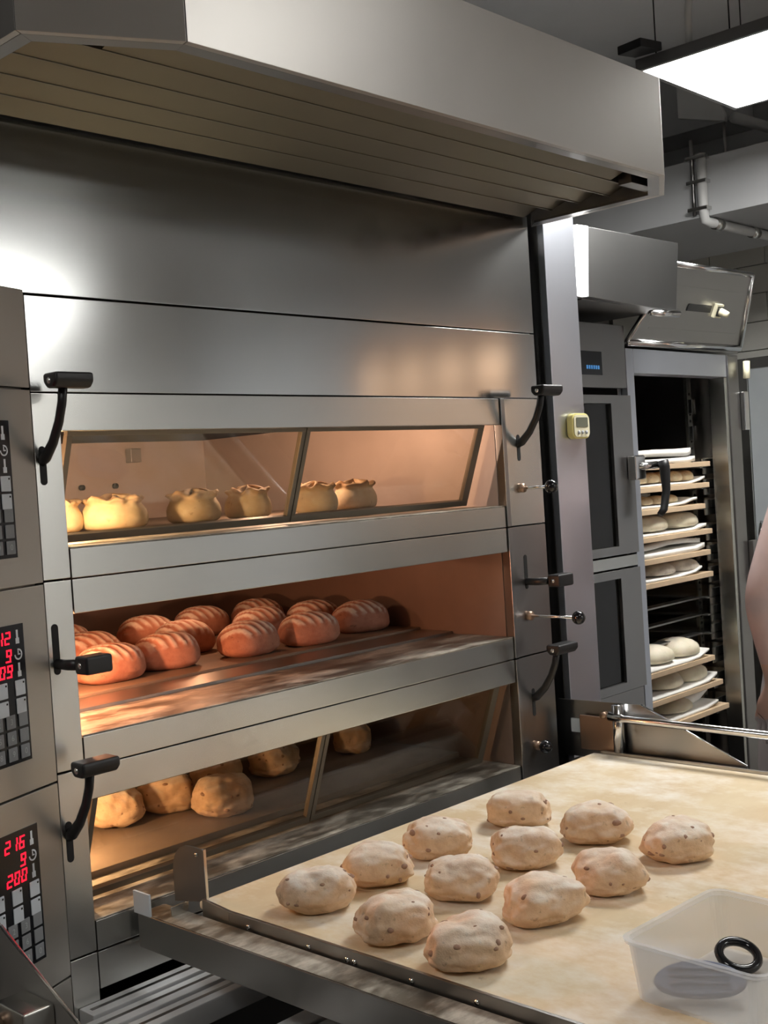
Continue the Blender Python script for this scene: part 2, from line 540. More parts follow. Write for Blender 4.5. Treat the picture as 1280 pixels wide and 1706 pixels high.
for d, (ht, hb, lt, lb) in enumerate(DECKS):
    bx('door_header', XL + .001, XR - .001, 0.0, 0.022, hb, ht, 'steel', oven)
    # header return lip
    bx('header_lip', XL + .001, XR - .001, 0.0225, 0.05, hb + 0.002, hb + 0.012, 'steel_dark', oven, 0.001)
    # loading ledge: folded sheet with a front face
    bx('ledge_face', XL + .001, XR - .001, 0.0, 0.012, lb, lt - 0.003, 'steel', oven)
    lg = bx('ledge_top', XL + .001, XR - .001, 0.0005, 0.19, lt - 0.0028, lt, 'flour_steel', oven, 0.001)
    # side posts
    bx('front_post', OX0, XL - .001, 0.0, 0.02, lb + 0.001, ht, 'steel', oven)
    bx('front_post', XR + .018, OX1, 0.0, 0.02, lb + 0.001, ht, 'steel_dark' if d else 'steel', oven)
    bx('post_edge_strip', XR + .001, XR + .0155, -0.004, 0.02, lb + 0.001, ht, 'steel_dark', oven)
    # chamber shell, open to the front
    ch = MB()
    zt, zf = ht - 0.012, lt - 0.006
    ch.box(XL - .003, XL, 0.021, DEPTH, zf, zt).box(XR, XR + .003, 0.021, DEPTH, zf, zt)
    ch.box(XL - .003, XR + .003, DEPTH, DEPTH + .003, zf, zt)
    ch.box(XL, XR, 0.052, DEPTH, zt - .004, zt)
    ch.build('baking_chamber', 'chamber_steel' if d == 0 else 'chamber_shaded', oven)
    ys = (0.195, 0.30, 0.195)[d]
    if d == 1:
        bx('sill_strip', XL, XR, 0.191, ys - 0.001, lt - 0.006, lt + 0.006, 'steel_loader', oven, 0.001)
    bx('baking_stone', XL, XR, ys, DEPTH, lt - 0.012, lt + 0.012, 'stone', oven, 0.002)
    # window panes hang from a hinge behind the header: closed = foot swung inwards
    for side in (0, 1):
        x0, x1 = ((1.100, 1.6555), (1.6575, 2.238))[side]
        top = Vector((0, 0.026, hb + 0.004))
        if d == 1:
            bot = Vector((0, 0.225, hb - 0.012))
        else:
            bot = Vector((0, 0.098, lt + 0.006))
        dv = (bot - top)
        ln = dv.length
        dv.normalize()
        nv = Vector((1, 0, 0)).cross(dv)

        def P(x, a, n_):
            return Vector((x, 0, 0)) + top + dv * a + nv * n_

        def slab(xa, xb, a0, a1, n0, n1):
            q = MB()
            q.add([P(x, a, n_) for n_ in (n0, n1) for a in (a0, a1) for x in (xa, xb)],
                  [(0, 2, 3, 1), (4, 5, 7, 6), (0, 1, 5, 4), (2, 6, 7, 3), (0, 4, 6, 2), (1, 3, 7, 5)])
            return q
        pn = slab(x0 + .004, x1 - .004, 0.004, ln - 0.004, -0.0025, 0.0025).build('door_pane', 'oven_glass', oven)
        for (a0, a1, xa, xb) in ((0, 0.010, x0, x1), (ln - 0.014, ln, x0, x1), (0.010, ln - 0.014, x0, x0 + 0.011), (0.010, ln - 0.014, x1 - (0.011 if side == 0 else 0.022), x1)):
            slab(xa, xb, a0, a1, -0.006, 0.006).build('pane_frame', 'pane_edge' if d != 1 else 'steel_dark', pn, 0.001)

    # levers: arm out of a slot, with grip
    for side, lx in ((0, 1.036), (1, 2.338)):
        zp = (1.577, 1.232, 0.952)[d]
        slot_z = ((zp - 0.042, zp + 0.01), (zp - 0.012, zp + 0.06), (zp - 0.046, zp + 0.01))[d]
        lv = None
        if d == 1:
            pts = [(lx, 0.012, zp), (lx, -0.03, zp), (lx, -0.062, zp + .002)]
            rr = [0.0085, 0.009, 0.009]
            gz, gy = zp + 0.002, -0.078
        else:
            pts = [(lx, 0.012, zp - .012), (lx, -0.012, zp - 0.002), (lx, -0.036, zp + 0.02), (lx, -0.058, zp + 0.052), (lx, -0.071, zp + 0.082), (lx, -0.078, zp + 0.112)]
            rr = [0.009, 0.0105, 0.0095, 0.009, 0.009, 0.009]
            gz, gy = zp + 0.116, -0.079
        lv = MB().tube(pts, rr, 12, flat=0.75).build('lever_arm', 'black_plastic', oven, smooth=True)
        gx0, gx1 = (lx - 0.026, lx + 0.045) if side == 0 else (lx - 0.02, lx + 0.062)
        if d == 1:
            gx0 += 0.02
        gp = MB()
        if d == 1:
            gp.box(gx0, gx1, gy - 0.02, gy + 0.016, gz - 0.015, gz + 0.015)
        else:
            prof = [(gy - 0.021, gz + 0.013), (gy + 0.019, gz + 0.013), (gy + 0.019, gz - 0.002), (gy + 0.010, gz - 0.012), (gy - 0.012, gz - 0.012), (gy - 0.021, gz - 0.002)]
            gp.prism([(gx0, a, b) for a, b in prof], (gx1 - gx0, 0, 0))
        gp.build('lever_grip', 'black_plastic', lv, 0.005, seg=3)
        MB().tube([(gx0 - .001, gy, gz), (gx0 + .004, gy, gz)], 0.005, 10).build('pivot_screw', 'steel_bright', lv, smooth=True)
        sl = MB()
        w = 0.0062
        ring = [(lx + w * math.cos(a), -0.0008, slot_z[1] + w * math.sin(a)) for a in [math.pi * k / 8 for k in range(9)]]
        ring += [(lx + w * math.cos(a), -0.0008, slot_z[0] + w * math.sin(a)) for a in [math.pi + math.pi * k / 8 for k in range(9)]]
        sl.prism(ring, (0, 0.0022, 0))
        sl.build('lever_slot', 'black_void', oven)
    # damper rod with ball knob
    by = (-0.092, -0.148, -0.03)[d]
    bz = (1.462, 1.148, 0.827)[d]
    rod = MB().tube([(2.336, 0.012, bz), (2.336, by, bz)], 0.0035, 8).build('damper_rod', 'steel_bright', oven, smooth=True)
    MB().ball((2.336, by, bz), 0.0165).build('ball_knob', 'black_gloss', rod, smooth=True)
    MB().tube([(2.336, -0.012, bz), (2.336, 0.001, bz)], 0.011, 12).build('rod_bushing', 'copper_plate', rod, smooth=True)

# inner fittings of the top chamber: deflector sheet, strut, bolts and sensor box on the rear wall
bx('rear_strut', 1.60, 1.625, DEPTH - 0.045, DEPTH - 0.002, 1.425, 1.655, 'copper_plate', oven)
bx('sensor_box', 1.985, 2.02, DEPTH - 0.03, DEPTH - 0.002, 1.60, 1.64, 'steel_dark', oven)
for x in (1.54, 1.74, 1.83, 1.94):
    MB().tube([(x, DEPTH - 0.012, 1.535), (x, DEPTH - 0.001, 1.535)], 0.008, 10).build('wall_bolt', 'black_plastic', oven, smooth=True)
MB().prism([(1.30, 0.62, 1.60), (1.44, 0.70, 1.625), (1.44, 0.70, 1.545), (1.30, 0.62, 1.545)], (0.002, -0.003, 0)).build('deflector_sheet', 'linen', oven)
# lower apron and plinth
bx('lower_apron', XL + .001, XR - .001, 0.0, 0.015, 0.672, 0.735, 'steel', oven)
bx('front_post', OX0, XL - .001, 0.0, 0.02, 0.60, 0.736, 'steel', oven)
bx('front_post', XR + .018, OX1, 0.0, 0.02, 0.10, 0.736, 'steel_dark', oven)
bx('plinth', OX0 + .01, OX1 - .01, 0.06, 0.18, 0.0, 0.60, 'black_void', oven)

# chamber lamps
def chamber_lamp(x, y, z, power, col, rad=0.012):
    o = MB().ball((x, y, z), 0.011, 10, 7).build('chamber_bulb', 'lamp_bulb', oven, smooth=True)
    L = bpy.data.lights.new('chamber_light', 'POINT')
    L.energy = power
    L.color = col
    L.shadow_soft_size = rad
    lo = bpy.data.objects.new('chamber_light', L)
    lo.location = (x + (0.02 if x < 1.6 else -0.02), y, z - 0.016)
    COL.objects.link(lo)


chamber_lamp(1.135, 0.22, 1.535, 6.5, (1.0, 0.66, 0.36))
chamber_lamp(1.95, 0.45, 1.652, 4.5, (1.0, 0.62, 0.42))
chamber_lamp(1.135, 0.24, 1.235, 7.0, (1.0, 0.42, 0.20))
chamber_lamp(1.80, 0.60, 1.343, 0.7, (1.0, 0.48, 0.26))
chamber_lamp(1.15, 0.30, 0.915, 4.0, (1.0, 0.62, 0.32))

# ------------------------------------------------------------------ control cabinet beside the oven
ca = R(20)
P0 = Vector((1.0215, -0.001, 0))
U = Vector((-math.cos(ca), -math.sin(ca), 0))
NV = Vector((math.sin(ca), -math.cos(ca), 0))
cc = thing('control_cabinet', (0.85, 0.3, 0.0), 'angled grey control cabinet with keypads and red digits beside the oven', 'control panel')


def pbox(u0, u1, z0, z1, n0, n1):
    q = MB()
    q.add([P0 + U * a + NV * n_ + Vector((0, 0, z)) for n_ in (n0, n1) for z in (z0, z1) for a in (u0, u1)],
          [(0, 2, 3, 1), (4, 5, 7, 6), (0, 1, 5, 4), (2, 6, 7, 3), (0, 4, 6, 2), (1, 3, 7, 5)])
    return q


for (z0, z1) in ((1.689, 1.850), (1.369, 1.686), (1.040, 1.366), (0.715, 1.037), (0.05, 0.712)):
    pbox(0.0, 0.34, z0, z1, -0.012, 0.0).build('fascia', 'panel_grey', cc, 0.002)
cb = MB()
c0 = P0 - NV * 0.0125
cb.prism([(c0.x - 0.003, c0.y + 0.004, 0.05), tuple(c0 + U * 0.335 + Vector((0, 0, 0.05))), (0.70, 1.1, 0.05), (1.018, 1.1, 0.05)], (0, 0, 1.795))
cb.build('cabinet_body', 'panel_grey', cc)

SEG = {'0': 'abcdef', '1': 'bc', '2': 'abged', '3': 'abgcd', '4': 'fgbc', '5': 'afgcd', '6': 'afgcde', '7': 'abc', '8': 'abcdefg', '9': 'abcdfg'}


def seven(mb, ch, u_right, zc, w=0.0105, h=0.020, t=0.0026, n0=0.0012):
    """seven-segment digit; u grows to the left seen from the front"""
    sl = 0.0018
    def seg(ua, ub, za, zb):
        q = pbox(ua, ub, za, zb, n0, n0 + 0.0006)
        mb.add(q.v, q.f)
    L, Rr, T, B, Mz = u_right + w, u_right, zc + h / 2, zc - h / 2, zc
    for sname in SEG[ch]:
        {'a': lambda: seg(Rr - sl, L - sl, T - t, T), 'd': lambda: seg(Rr + sl, L + sl, B, B + t), 'g': lambda: seg(Rr, L, Mz - t / 2, Mz + t / 2),
         'b': lambda: seg(Rr - sl, Rr - sl + t, Mz, T), 'c': lambda: seg(Rr + sl * .3, Rr + t + sl * .3, B, Mz),
         'f': lambda: seg(L - t - sl * .3, L - sl * .3, Mz, T), 'e': lambda: seg(L - t + sl, L + sl, B, Mz)}[sname]()


def text_on_panel(parent, txt, u, z, size, mat):
    """flat print on the panel"""
    cu = bpy.data.curves.new('print', 'FONT')
    cu.body = txt
    cu.size = size
    cu.align_x = 'CENTER'
    cu.align_y = 'CENTER'
    tmp = bpy.data.objects.new('tmp', cu)
    COL.objects.link(tmp)
    dg = bpy.context.evaluated_depsgraph_get()
    me0 = bpy.data.meshes.new_from_object(tmp.evaluated_get(dg))
    bpy.data.objects.remove(tmp)
    q = MB()
    q.add([P0 + U * (u - v.co.x) + NV * 0.0042 + Vector((0, 0, z + v.co.y)) for v in me0.vertices], [tuple(p.vertices) for p in me0.polygons])
    o = q.build('key_numeral', mat, parent)
    return o


reads = [('220', '9', '209'), ('212', '9', '209'), ('216', '9', '200')]
for d, zt in enumerate((1.6345, 1.3105, 0.988)):
    kp = pbox(0.0585, 0.215, zt - 0.219, zt, 0.0, 0.0012).build('keypad', 'keypad_black', cc, 0.0005)
    for row, (txt, zz) in enumerate(zip(reads[d], (0.020, 0.048, 0.0725))):
        mb = MB()
        for k, chh in enumerate(reversed(txt)):
            seven(mb, chh, 0.0915 + k * 0.0165, zt - zz)
        mb.build('red_digits', 'digit_red', kp)
        # icons: thermometer, clock, thermometer
        ic = MB()
        if row != 1:
            q = pbox(0.0725, 0.0765, zt - zz - 0.002, zt - zz + 0.011, 0.0012, 0.0018); ic.add(q.v, q.f)
            q = pbox(0.0705, 0.0785, zt - zz - 0.011, zt - zz - 0.002, 0.0012, 0.0018); ic.add(q.v, q.f)
        else:
            for k in range(14):
                a0, a1 = R(80 + k * 20), R(80 + k * 20 + 19)
                for rr_ in (1,):
                    pts = []
                    for (rad_, aa) in ((0.009, a0), (0.009, a1), (0.0066, a1), (0.0066, a0)):
                        pts.append(P0 + U * (0.0745 + rad_ * math.cos(aa)) + NV * 0.0014 + Vector((0, 0, zt - zz + rad_ * math.sin(aa))))
                    ic.prism(pts, NV * 0.0005)
            q = pbox(0.0735, 0.0755, zt - zz, zt - zz + 0.006, 0.0012, 0.0018); ic.add(q.v, q.f)
            q = pbox(0.0700, 0.0755, zt - zz - 0.001, zt - zz + 0.001, 0.0012, 0.0018); ic.add(q.v, q.f)
        ic.build('printed_icon', 'icon_print', kp)
    # white keys with an indicator lamp, then the grey number keys
    for r_ in range(2):
        for k in range(4):
            u0 = 0.065 + k * 0.0405
            z1 = zt - 0.0885 - r_ * 0.0285
            if k < 3:
                ky = pbox(u0, u0 + 0.0225, z1 - 0.0245, z1, 0.0012, 0.0034).build('white_key', 'key_white', kp, 0.0012)
                pbox(u0 + 0.003, u0 + 0.006, z1 - 0.006, z1 - 0.003, 0.0034, 0.0040).build('key_indicator', 'keypad_black', kp)
    nums = [['', '3', '2', '1'], ['', '6', '5', '4'], ['0', '9', '8', '7']]
    for r_ in range(3):
        for k in range(4):
            u0 = 0.0645 + k * 0.0285
            z1 = zt - 0.1405 - r_ * 0.0255
            ky = pbox(u0, u0 + 0.0205, z1 - 0.0215, z1, 0.0012, 0.0034).build('number_key', 'key_grey', kp, 0.001)
            if nums[r_][k]:
                text_on_panel(kp, nums[r_][k], u0 + 0.010, z1 - 0.0108, 0.013, 'key_print')

# ------------------------------------------------------------------ extraction hood over the oven
hood = thing('extraction_hood', (1.63, -0.2, 2.11), 'big stainless extraction hood with clipped corners above the bread oven', 'hood')
Hb, Ht = 2.11, 2.316
HP = [(0.819, -0.002), (0.819, -0.374), (1.018, -0.474), (2.276, -0.474), (2.442, -0.377), (2.442, -0.002)]
TH = 0.02


def inset(pts, d):
    out = []
    n = len(pts)
    for i in range(n):
        a, b, c_ = Vector(pts[i - 1]), Vector(pts[i]), Vector(pts[(i + 1) % n])
        d1, d2 = (b - a).normalized(), (c_ - b).normalized()
        n1, n2 = Vector((-d1.y, d1.x)), Vector((-d2.y, d2.x))
        bis = (n1 + n2)
        bis = bis / max(bis.dot(n1), 0.2) if bis.length > 1e-6 else n1
        out.append(tuple(b + bis * d))
    return out


HI = inset(HP, 0.012)
HR = inset(HP, 0.036)
nm = ['side_panel', 'corner_panel', 'front_panel', 'corner_panel', 'side_panel', None]
for i in range(6):
    if nm[i] is None:
        continue
    a, b = HP[i], HP[(i + 1) % 6]
    ai, bi = HI[i], HI[(i + 1) % 6]
    g = 0.0006
    dvec = (Vector(b) - Vector(a)).normalized() * g
    MB().prism([(a[0] + dvec.x, a[1] + dvec.y, Hb), (b[0] - dvec.x, b[1] - dvec.y, Hb), (bi[0] - dvec.x, bi[1] - dvec.y, Hb), (ai[0] + dvec.x, ai[1] + dvec.y, Hb)], (0, 0, Ht - Hb)).build(nm[i], 'steel_hood', hood, 0.001)
    ar, br = HR[i], HR[(i + 1) % 6]
    MB().prism([(ai[0], ai[1], Hb), (bi[0], bi[1], Hb), (br[0], br[1], Hb), (ar[0], ar[1], Hb)], (0, 0, 0.006)).build('rim_flange', 'steel_dark', hood, 0.0005)
MB().prism([(p[0], p[1], Ht - 0.004) for p in HI], (0, 0, 0.004)).build('top_sheet', 'steel_dark', hood)
# saw-tooth baffle blades running along the hood
nb = 5
for k in range(nb):
    yA = -0.016 - k * 0.081
    yB = yA - 0.080
    xl = 0.868 if yB > -0.36 else 0.97
    xr = 2.395 if yB > -0.36 else 2.27
    prof = [(yA, Hb + 0.016), (yB, Hb + 0.042), (yB - 0.003, Hb + 0.016), (yB - 0.006, Hb + 0.016), (yB - 0.003, Hb + 0.048), (yA - 0.001, Hb + 0.022)]
    MB().prism([(xl, a, b) for a, b in prof], (xr - xl, 0, 0)).build('baffle_blade', 'steel_baffle', hood)
bx('drip_box', 2.29, 2.40, -0.385, -0.352, Hb + 0.007, Hb + 0.05, 'steel_dark', hood)

# ------------------------------------------------------------------ gap pipe, column and timer
col_ = thing('steel_column', (2.565, 0.12, 0), 'tall brushed steel column with yellow timer stuck on', 'column')
bx('column_face', 2.4965, 2.634, 0.0, 0.02, 0.0, 2.55, 'steel_cool', col_, 0.002)
bx('column_side', 2.4965, 2.51, 0.0205, 0.24, 0.0, 2.55, 'steel_dark', col_, 0.001)
bx('column_side', 2.62, 2.634, 0.0205, 0.24, 0.0, 2.55, 'steel_dark', col_, 0.001)
gp = thing('gap_filler', (2.463, 0.12, 0), 'dark shaded gap with vertical pipe between oven and steel column', 'panel')
bx('dark_backing', 2.432, 2.495, 0.07, 0.09, 0.0, 2.5, 'black_void', gp, 0)  # black sheet standing for the shade inside the gap
MB().tube([(2.455, 0.045, 0.2), (2.455, 0.045, 2.06)], 0.009, 10).build('gas_pipe', 'black_plastic', gp, smooth=True)
MB().tube([(2.455, 0.045, 2.06), (2.455, 0.045, 2.11)], 0.012, 10).build('pipe_union', 'pipe_white', gp, smooth=True)
MB().tube([(2.48, 0.055, 0.2), (2.48, 0.055, 2.12)], 0.005, 8).build('gas_pipe', 'black_plastic', gp, smooth=True)

tm = thing('kitchen_timer', (2.588, -0.012, 1.6105), 'small yellow kitchen timer stuck to the steel column', 'timer')
def rounded(cx, cz, w, h, r, y0, y1, skew=0.0, n=6):
    pts = []
    for (sx, sz, a0) in ((1, 1, 0), (-1, 1, 90), (-1, -1, 180), (1, -1, 270)):
        for k in range(n + 1):
            a = R(a0 + 90 * k / n)
            x, z = sx * (w / 2 - r) + r * math.cos(a), sz * (h / 2 - r) + r * math.sin(a)
            pts.append((cx + x, y0, cz + z - skew * x))
    return MB().prism(pts, (0, y1 - y0, 0))
rounded(2.586, 1.6105, 0.080, 0.066, 0.017, -0.020, -0.001, 0.0).build('timer_body', 'yellow_plastic', tm, 0.004)
rounded(2.586, 1.6105, 0.070, 0.057, 0.013, -0.0225, -0.0205, 0.0).build('timer_face', 'cream_plastic', tm, 0.0008)
rounded(2.586, 1.620, 0.052, 0.025, 0.003, -0.0238, -0.0227, 0.0).build('timer_screen', 'lcd', tm, 0.0004)
for k in range(3):
    MB().tube([(2.569 + k * 0.017, -0.0250, 1.594), (2.569 + k * 0.017, -0.0227, 1.594)], 0.0048, 12).build('timer_button', 'silver_key', tm, smooth=True)

# ------------------------------------------------------------------ small hood box, its glowing end strip and canopy over the proofer
hbx = thing('exhaust_box', (3.0, 0.3, 1.95), 'dark steel exhaust box mounted above the proofing cabinet', 'hood')
MB().prism([(2.775, 0.05, 2.16), (3.27, 0.05, 2.165), (3.235, 0.05, 1.955), (2.757, 0.05, 1.967)], (0, 0.02, 0)).build('box_front', 'steel_black', hbx, 0.002)
bx('box_underside', 2.76, 3.24, 0.071, 0.6, 1.962, 1.975, 'steel_black', hbx)
bx('box_top', 2.775, 3.265, 0.071, 0.6, 2.145, 2.158, 'steel_black', hbx)
bx('box_end', 3.235, 3.255, 0.071, 0.6, 1.976, 2.144, 'steel_black', hbx)
MB().tube([(3.10, 0.06, 1.945), (3.235, 0.045, 1.948)], [0.008, 0.012], 8).build('drain_spout', 'steel_bright', hbx, smooth=True)
wl = thing('box_end_glow', (2.74, 0.06, 1.96), 'upright white end strip of exhaust box, glow standing for reflected light', 'lamp')
MB().prism([(2.718, 0.045, 2.158), (2.7735, 0.045, 2.16), (2.7555, 0.045, 1.967), (2.702, 0.045, 1.969)], (0, 0.015, 0)).build('glow_strip', 'end_strip_glow', wl, 0.001)  # glow in place of light reflected off the box's steel end face
MB().prism([(2.716, 0.061, 2.160), (2.7735, 0.061, 2.162), (2.7555, 0.061, 1.965), (2.700, 0.061, 1.967)], (0, 0.03, 0)).build('strip_backing', 'steel_dark', wl, 0.001)

cn = thing('canopy_fascia', (3.6, 0.2, 1.88), 'tilted steel canopy with rolled edges and rotary switch above proofer', 'hood')
A_, B_, C_, D_ = Vector((3.30, 0.08, 2.11)), Vector((3.815, 0.08, 2.118)), Vector((3.935, 0.2, 1.890)), Vector((3.19, 0.2, 1.880))
nn = (B_ - A_).cross(D_ - A_).normalized()
if nn.y > 0:
    nn = -nn
MB().prism([A_, B_, C_, D_], -nn * 0.012).build('fascia_sheet', 'steel_dark', cn, 0.001)
for a, b, r_ in ((A_, B_, 0.009), (B_, C_, 0.010), (C_, D_, 0.012), (D_, A_, 0.007)):
    MB().tube([a + (b - a) * 0.004, b - (b - a) * 0.004], r_, 10).build('rolled_edge', 'steel_bright', cn, smooth=True)
bx('canopy_roof', 3.3, 3.85, 0.1, 0.9, 2.10, 2.115, 'steel_dark', cn)
bx('canopy_soffit', 3.19, 3.95, 0.215, 0.9, 1.872, 1.884, 'steel_dark', cn)
def on_fascia(u, v, n_):
    top_ = A_ + (B_ - A_) * u
    bot_ = D_ + (C_ - D_) * u
    return top_ + (bot_ - top_) * v + nn * n_
def fbox(u0, u1, v0, v1, n0, n1):
    return MB().add([on_fascia(u, v, n_) for n_ in (n0, n1) for v in (v0, v1) for u in (u0, u1)],
                    [(0, 2, 3, 1), (4, 5, 7, 6), (0, 1, 5, 4), (2, 6, 7, 3), (0, 4, 6, 2), (1, 3, 7, 5)])
fbox(0.36, 0.60, 0.46, 0.55, 0.0005, 0.003).build('label_strip', 'black_plastic', cn)
fbox(0.625, 0.70, 0.42, 0.60, 0.0005, 0.012).build('switch_plate', 'cream_plastic', cn, 0.001)
fbox(0.637, 0.688, 0.445, 0.575, 0.0121, 0.016).build('switch_face', 'black_plastic', cn, 0.001)
MB().tube([on_fascia(0.665, 0.51, 0.016), on_fascia(0.668, 0.51, 0.045)], [0.014, 0.010], 12).build('switch_knob', 'cream_plastic', cn, smooth=True)
for v in (0.25, 0.80):
    fbox(0.1, 0.93, v, v + 0.012, 0.0003, 0.0012).build('pressed_rib', 'steel_dark', cn)

# ------------------------------------------------------------------ narrow glass-door cabinet
tw = thing('tower_cabinet', (2.95, 0.6, 0), 'narrow dark steel cabinet with two glass doors next to proofer', 'cabinet')
YP = 0.2
bx('control_box', 2.70, 3.176, YP, YP + 0.02, 1.738, 1.93, 'steel_dark', tw, 0.002)
bx('display_window', 2.90, 3.04, YP - 0.003, YP - 0.0005, 1.775, 1.845, 'keypad_black', tw, 0.0005)
for k in range(6):
    bx('display_letter', 2.955 + k * 0.012, 2.963 + k * 0.012, YP - 0.0042, YP - 0.0032, 1.792, 1.803, 'display_blue', tw, 0)
bx('carcass_side', 2.70, 2.72, YP + 0.021, 1.0, 0.0, 1.93, 'steel_dark', tw)
bx('carcass_side', 3.155, 3.175, YP + 0.021, 1.0, 0.0, 1.93, 'steel_dark', tw)
bx('carcass_back', 2.721, 3.154, 0.98, 1.0, 0.0, 1.93, 'black_void', tw)
bx('carcass_shelf', 2.721, 3.154, YP + 0.03, 0.97, 1.19, 1.215, 'steel_dark', tw)
bx('base_panel', 2.70, 3.176, YP, YP + 0.02, 0.02, 0.818, 'steel_dark', tw, 0.002)
bx('mid_rail', 2.70, 3.176, YP - 0.004, YP + 0.02, 1.193, 1.228, 'steel', tw, 0.002)
for (z0, z1) in ((1.234, 1.715), (0.822, 1.188)):
    dr = MB()
    dr.box(2.70, 2.745, YP - 0.01, YP + 0.018, z0, z1).box(3.065, 3.176, YP - 0.01, YP + 0.018, z0, z1)
    dr.box(2.745, 3.065, YP - 0.01, YP + 0.018, z0, z0 + 0.025).box(2.745, 3.065, YP - 0.01, YP + 0.018, z1 - 0.025, z1)
    dd = dr.build('glass_door', 'steel_dark', tw)
    bx('door_glass', 2.746, 3.064, YP, YP + 0.006, z0 + 0.026, z1 - 0.026, 'cabinet_glass', dd, 0)
for z in (0.9, 0.98, 1.06, 1.14, 1.32, 1.42, 1.52, 1.62):
    MB().tube([(2.75, 0.42, z), (3.13, 0.42, z)], 0.004, 6).build('wire_shelf_bar', 'steel', tw, smooth=True)
hd = bx('latch_block', 3.135, 3.195, YP - 0.04, YP - 0.0105, 1.455, 1.53, 'steel_bright', tw, 0.006)
MB().tube([(3.16, YP - 0.03, 1.495), (3.235, YP - 0.055, 1.497)], 0.012, 12).build('latch_spindle', 'steel_bright', hd, smooth=True)
MB().tube([(3.235, YP - 0.075, 1.51), (3.238, YP - 0.078, 1.49), (3.238, YP - 0.08, 1.42), (3.226, YP - 0.075, 1.36), (3.21, YP - 0.07, 1.345)], [0.017, 0.017, 0.013, 0.012, 0.010], 12).build('latch_handle', 'black_plastic', hd, smooth=True)

# ------------------------------------------------------------------ proofing cabinet
pc = thing('proofing_cabinet', (3.53, 0.6, 0), 'open steel proofing cabinet holding boards of resting dough', 'cabinet')
bx('door_post', 3.179, 3.222, YP, YP + 0.06, 0.0, 1.862, 'steel_cool', pc, 0.002)
bx('door_post', 3.806, 3.828, YP, YP + 0.06, 0.0, 1.784, 'steel', pc, 0.002)
bx('outer_post', 3.830, 3.905, YP - 0.005, YP + 0.06, 0.0, 1.862, 'steel_dark', pc, 0.002)
bx('head_rail', 3.223, 3.828, YP, YP + 0.06, 1.786, 1.862, 'steel_cool', pc, 0.002)
bx('cabinet_wall', 3.179, 3.195, YP + 0.061, 1.02, 0.0, 1.86, 'black_void', pc)
bx('cabinet_wall', 3.878, 3.90, YP + 0.061, 1.02, 0.0, 1.86, 'steel_dark', pc)
bx('cabinet_rear', 3.196, 3.877, 1.0, 1.02, 0.0, 1.86, 'black_void', pc)
bx('cabinet_roof', 3.196, 3.877, YP + 0.061, 0.999, 1.84, 1.86, 'black_void', pc)
bx('cabinet_floor', 3.196, 3.877, YP + 0.061, 0.999, 0.0, 0.12, 'steel_dark', pc)
hl = bx('hinge_plate', 3.91, 3.945, YP - 0.02, YP - 0.002, 1.60, 1.735, 'steel_bright', pc, 0.004)
MB().tube([(3.915, YP - 0.03, 1.78), (3.92, YP - 0.03, 1.84)], 0.012, 10).build('hinge_cap', 'cream_plastic', pc, smooth=True)
bx('latch_catch', 3.908, 3.955, YP - 0.025, YP - 0.005, 1.06, 1.21, 'steel_dark', pc, 0.003)

rack = thing('rack_frame', (3.76, 0.5, 0.12), 'perforated steel rack with brackets holding boards inside proofer', 'rack')
for (y_) in (0.345, 0.92):
    up_ = bx('rack_upright', 3.806, 3.836, y_, y_ + 0.012, 0.122, 1.80, 'steel', rack, 0.001)
    if y_ < 0.6:
        for k in range(46):
            z = 0.66 + k * 0.024
            MB().tube([(3.821, y_ - 0.0012, z), (3.821, y_ + 0.002, z)], 0.005, 8).build('upright_hole', 'black_void', up_)
    bx('rack_upright', 3.20, 3.225, y_, y_ + 0.012, 0.122, 1.80, 'steel', rack, 0.001)

BOARDS = [(3.735, 1.499, 0), (3.722, 1.427, 1), (3.685, 1.356, 2), (3.725, 1.268, 3), (3.705, 1.197, 4), (3.715, 1.121, 5), (3.675, 0.838, 6), (3.722, 0.748, 7), (3.757, 0.659, 8)]
rail_z = [b[1] for b in BOARDS] + [1.045, 0.985, 0.92]
for z in rail_z:
    for (xa, xb, xw) in ((3.742, 3.868, 3.868), (3.198, 3.235, 3.198)):
        q = MB().box(xa, xb, 0.275, 0.95, z - 0.024, z - 0.020)
        q.box(xb - 0.004 if xa > 3.5 else xa, xb if xa > 3.5 else xa + 0.004, 0.275, 0.95, z - 0.020, z + 0.012)
        if xa > 3.5:
            q.box(xa + 0.02, xb - 0.005, 0.275, 0.279, z - 0.045, z + 0.008)
        q.build('board_rail', 'steel', rack)
for z in (1.67, 1.575):
    bx('wall_clip', 3.808, 3.836, 0.33, 0.343, z, z + 0.05, 'steel_bright', rack)
for z in (1.045, 0.985, 0.92):
    bx('rail_shelf', 3.236, 3.741, 0.30, 0.34, z - 0.024, z - 0.018, 'steel_dark', rack, 0.001)

ordw = ['topmost', 'second highest', 'third highest', 'fourth highest', 'fifth highest', 'sixth highest', 'third lowest', 'second lowest', 'lowest']
desc = ['folded linen on top', 'small yellow buns on top', 'linen and small buns on top', 'two pale doughs in linen', 'bunched linen on top', 'two speckled doughs on top', 'two round pale doughs', 'two round doughs just beneath another pair', 'linen-wrapped dough on top']


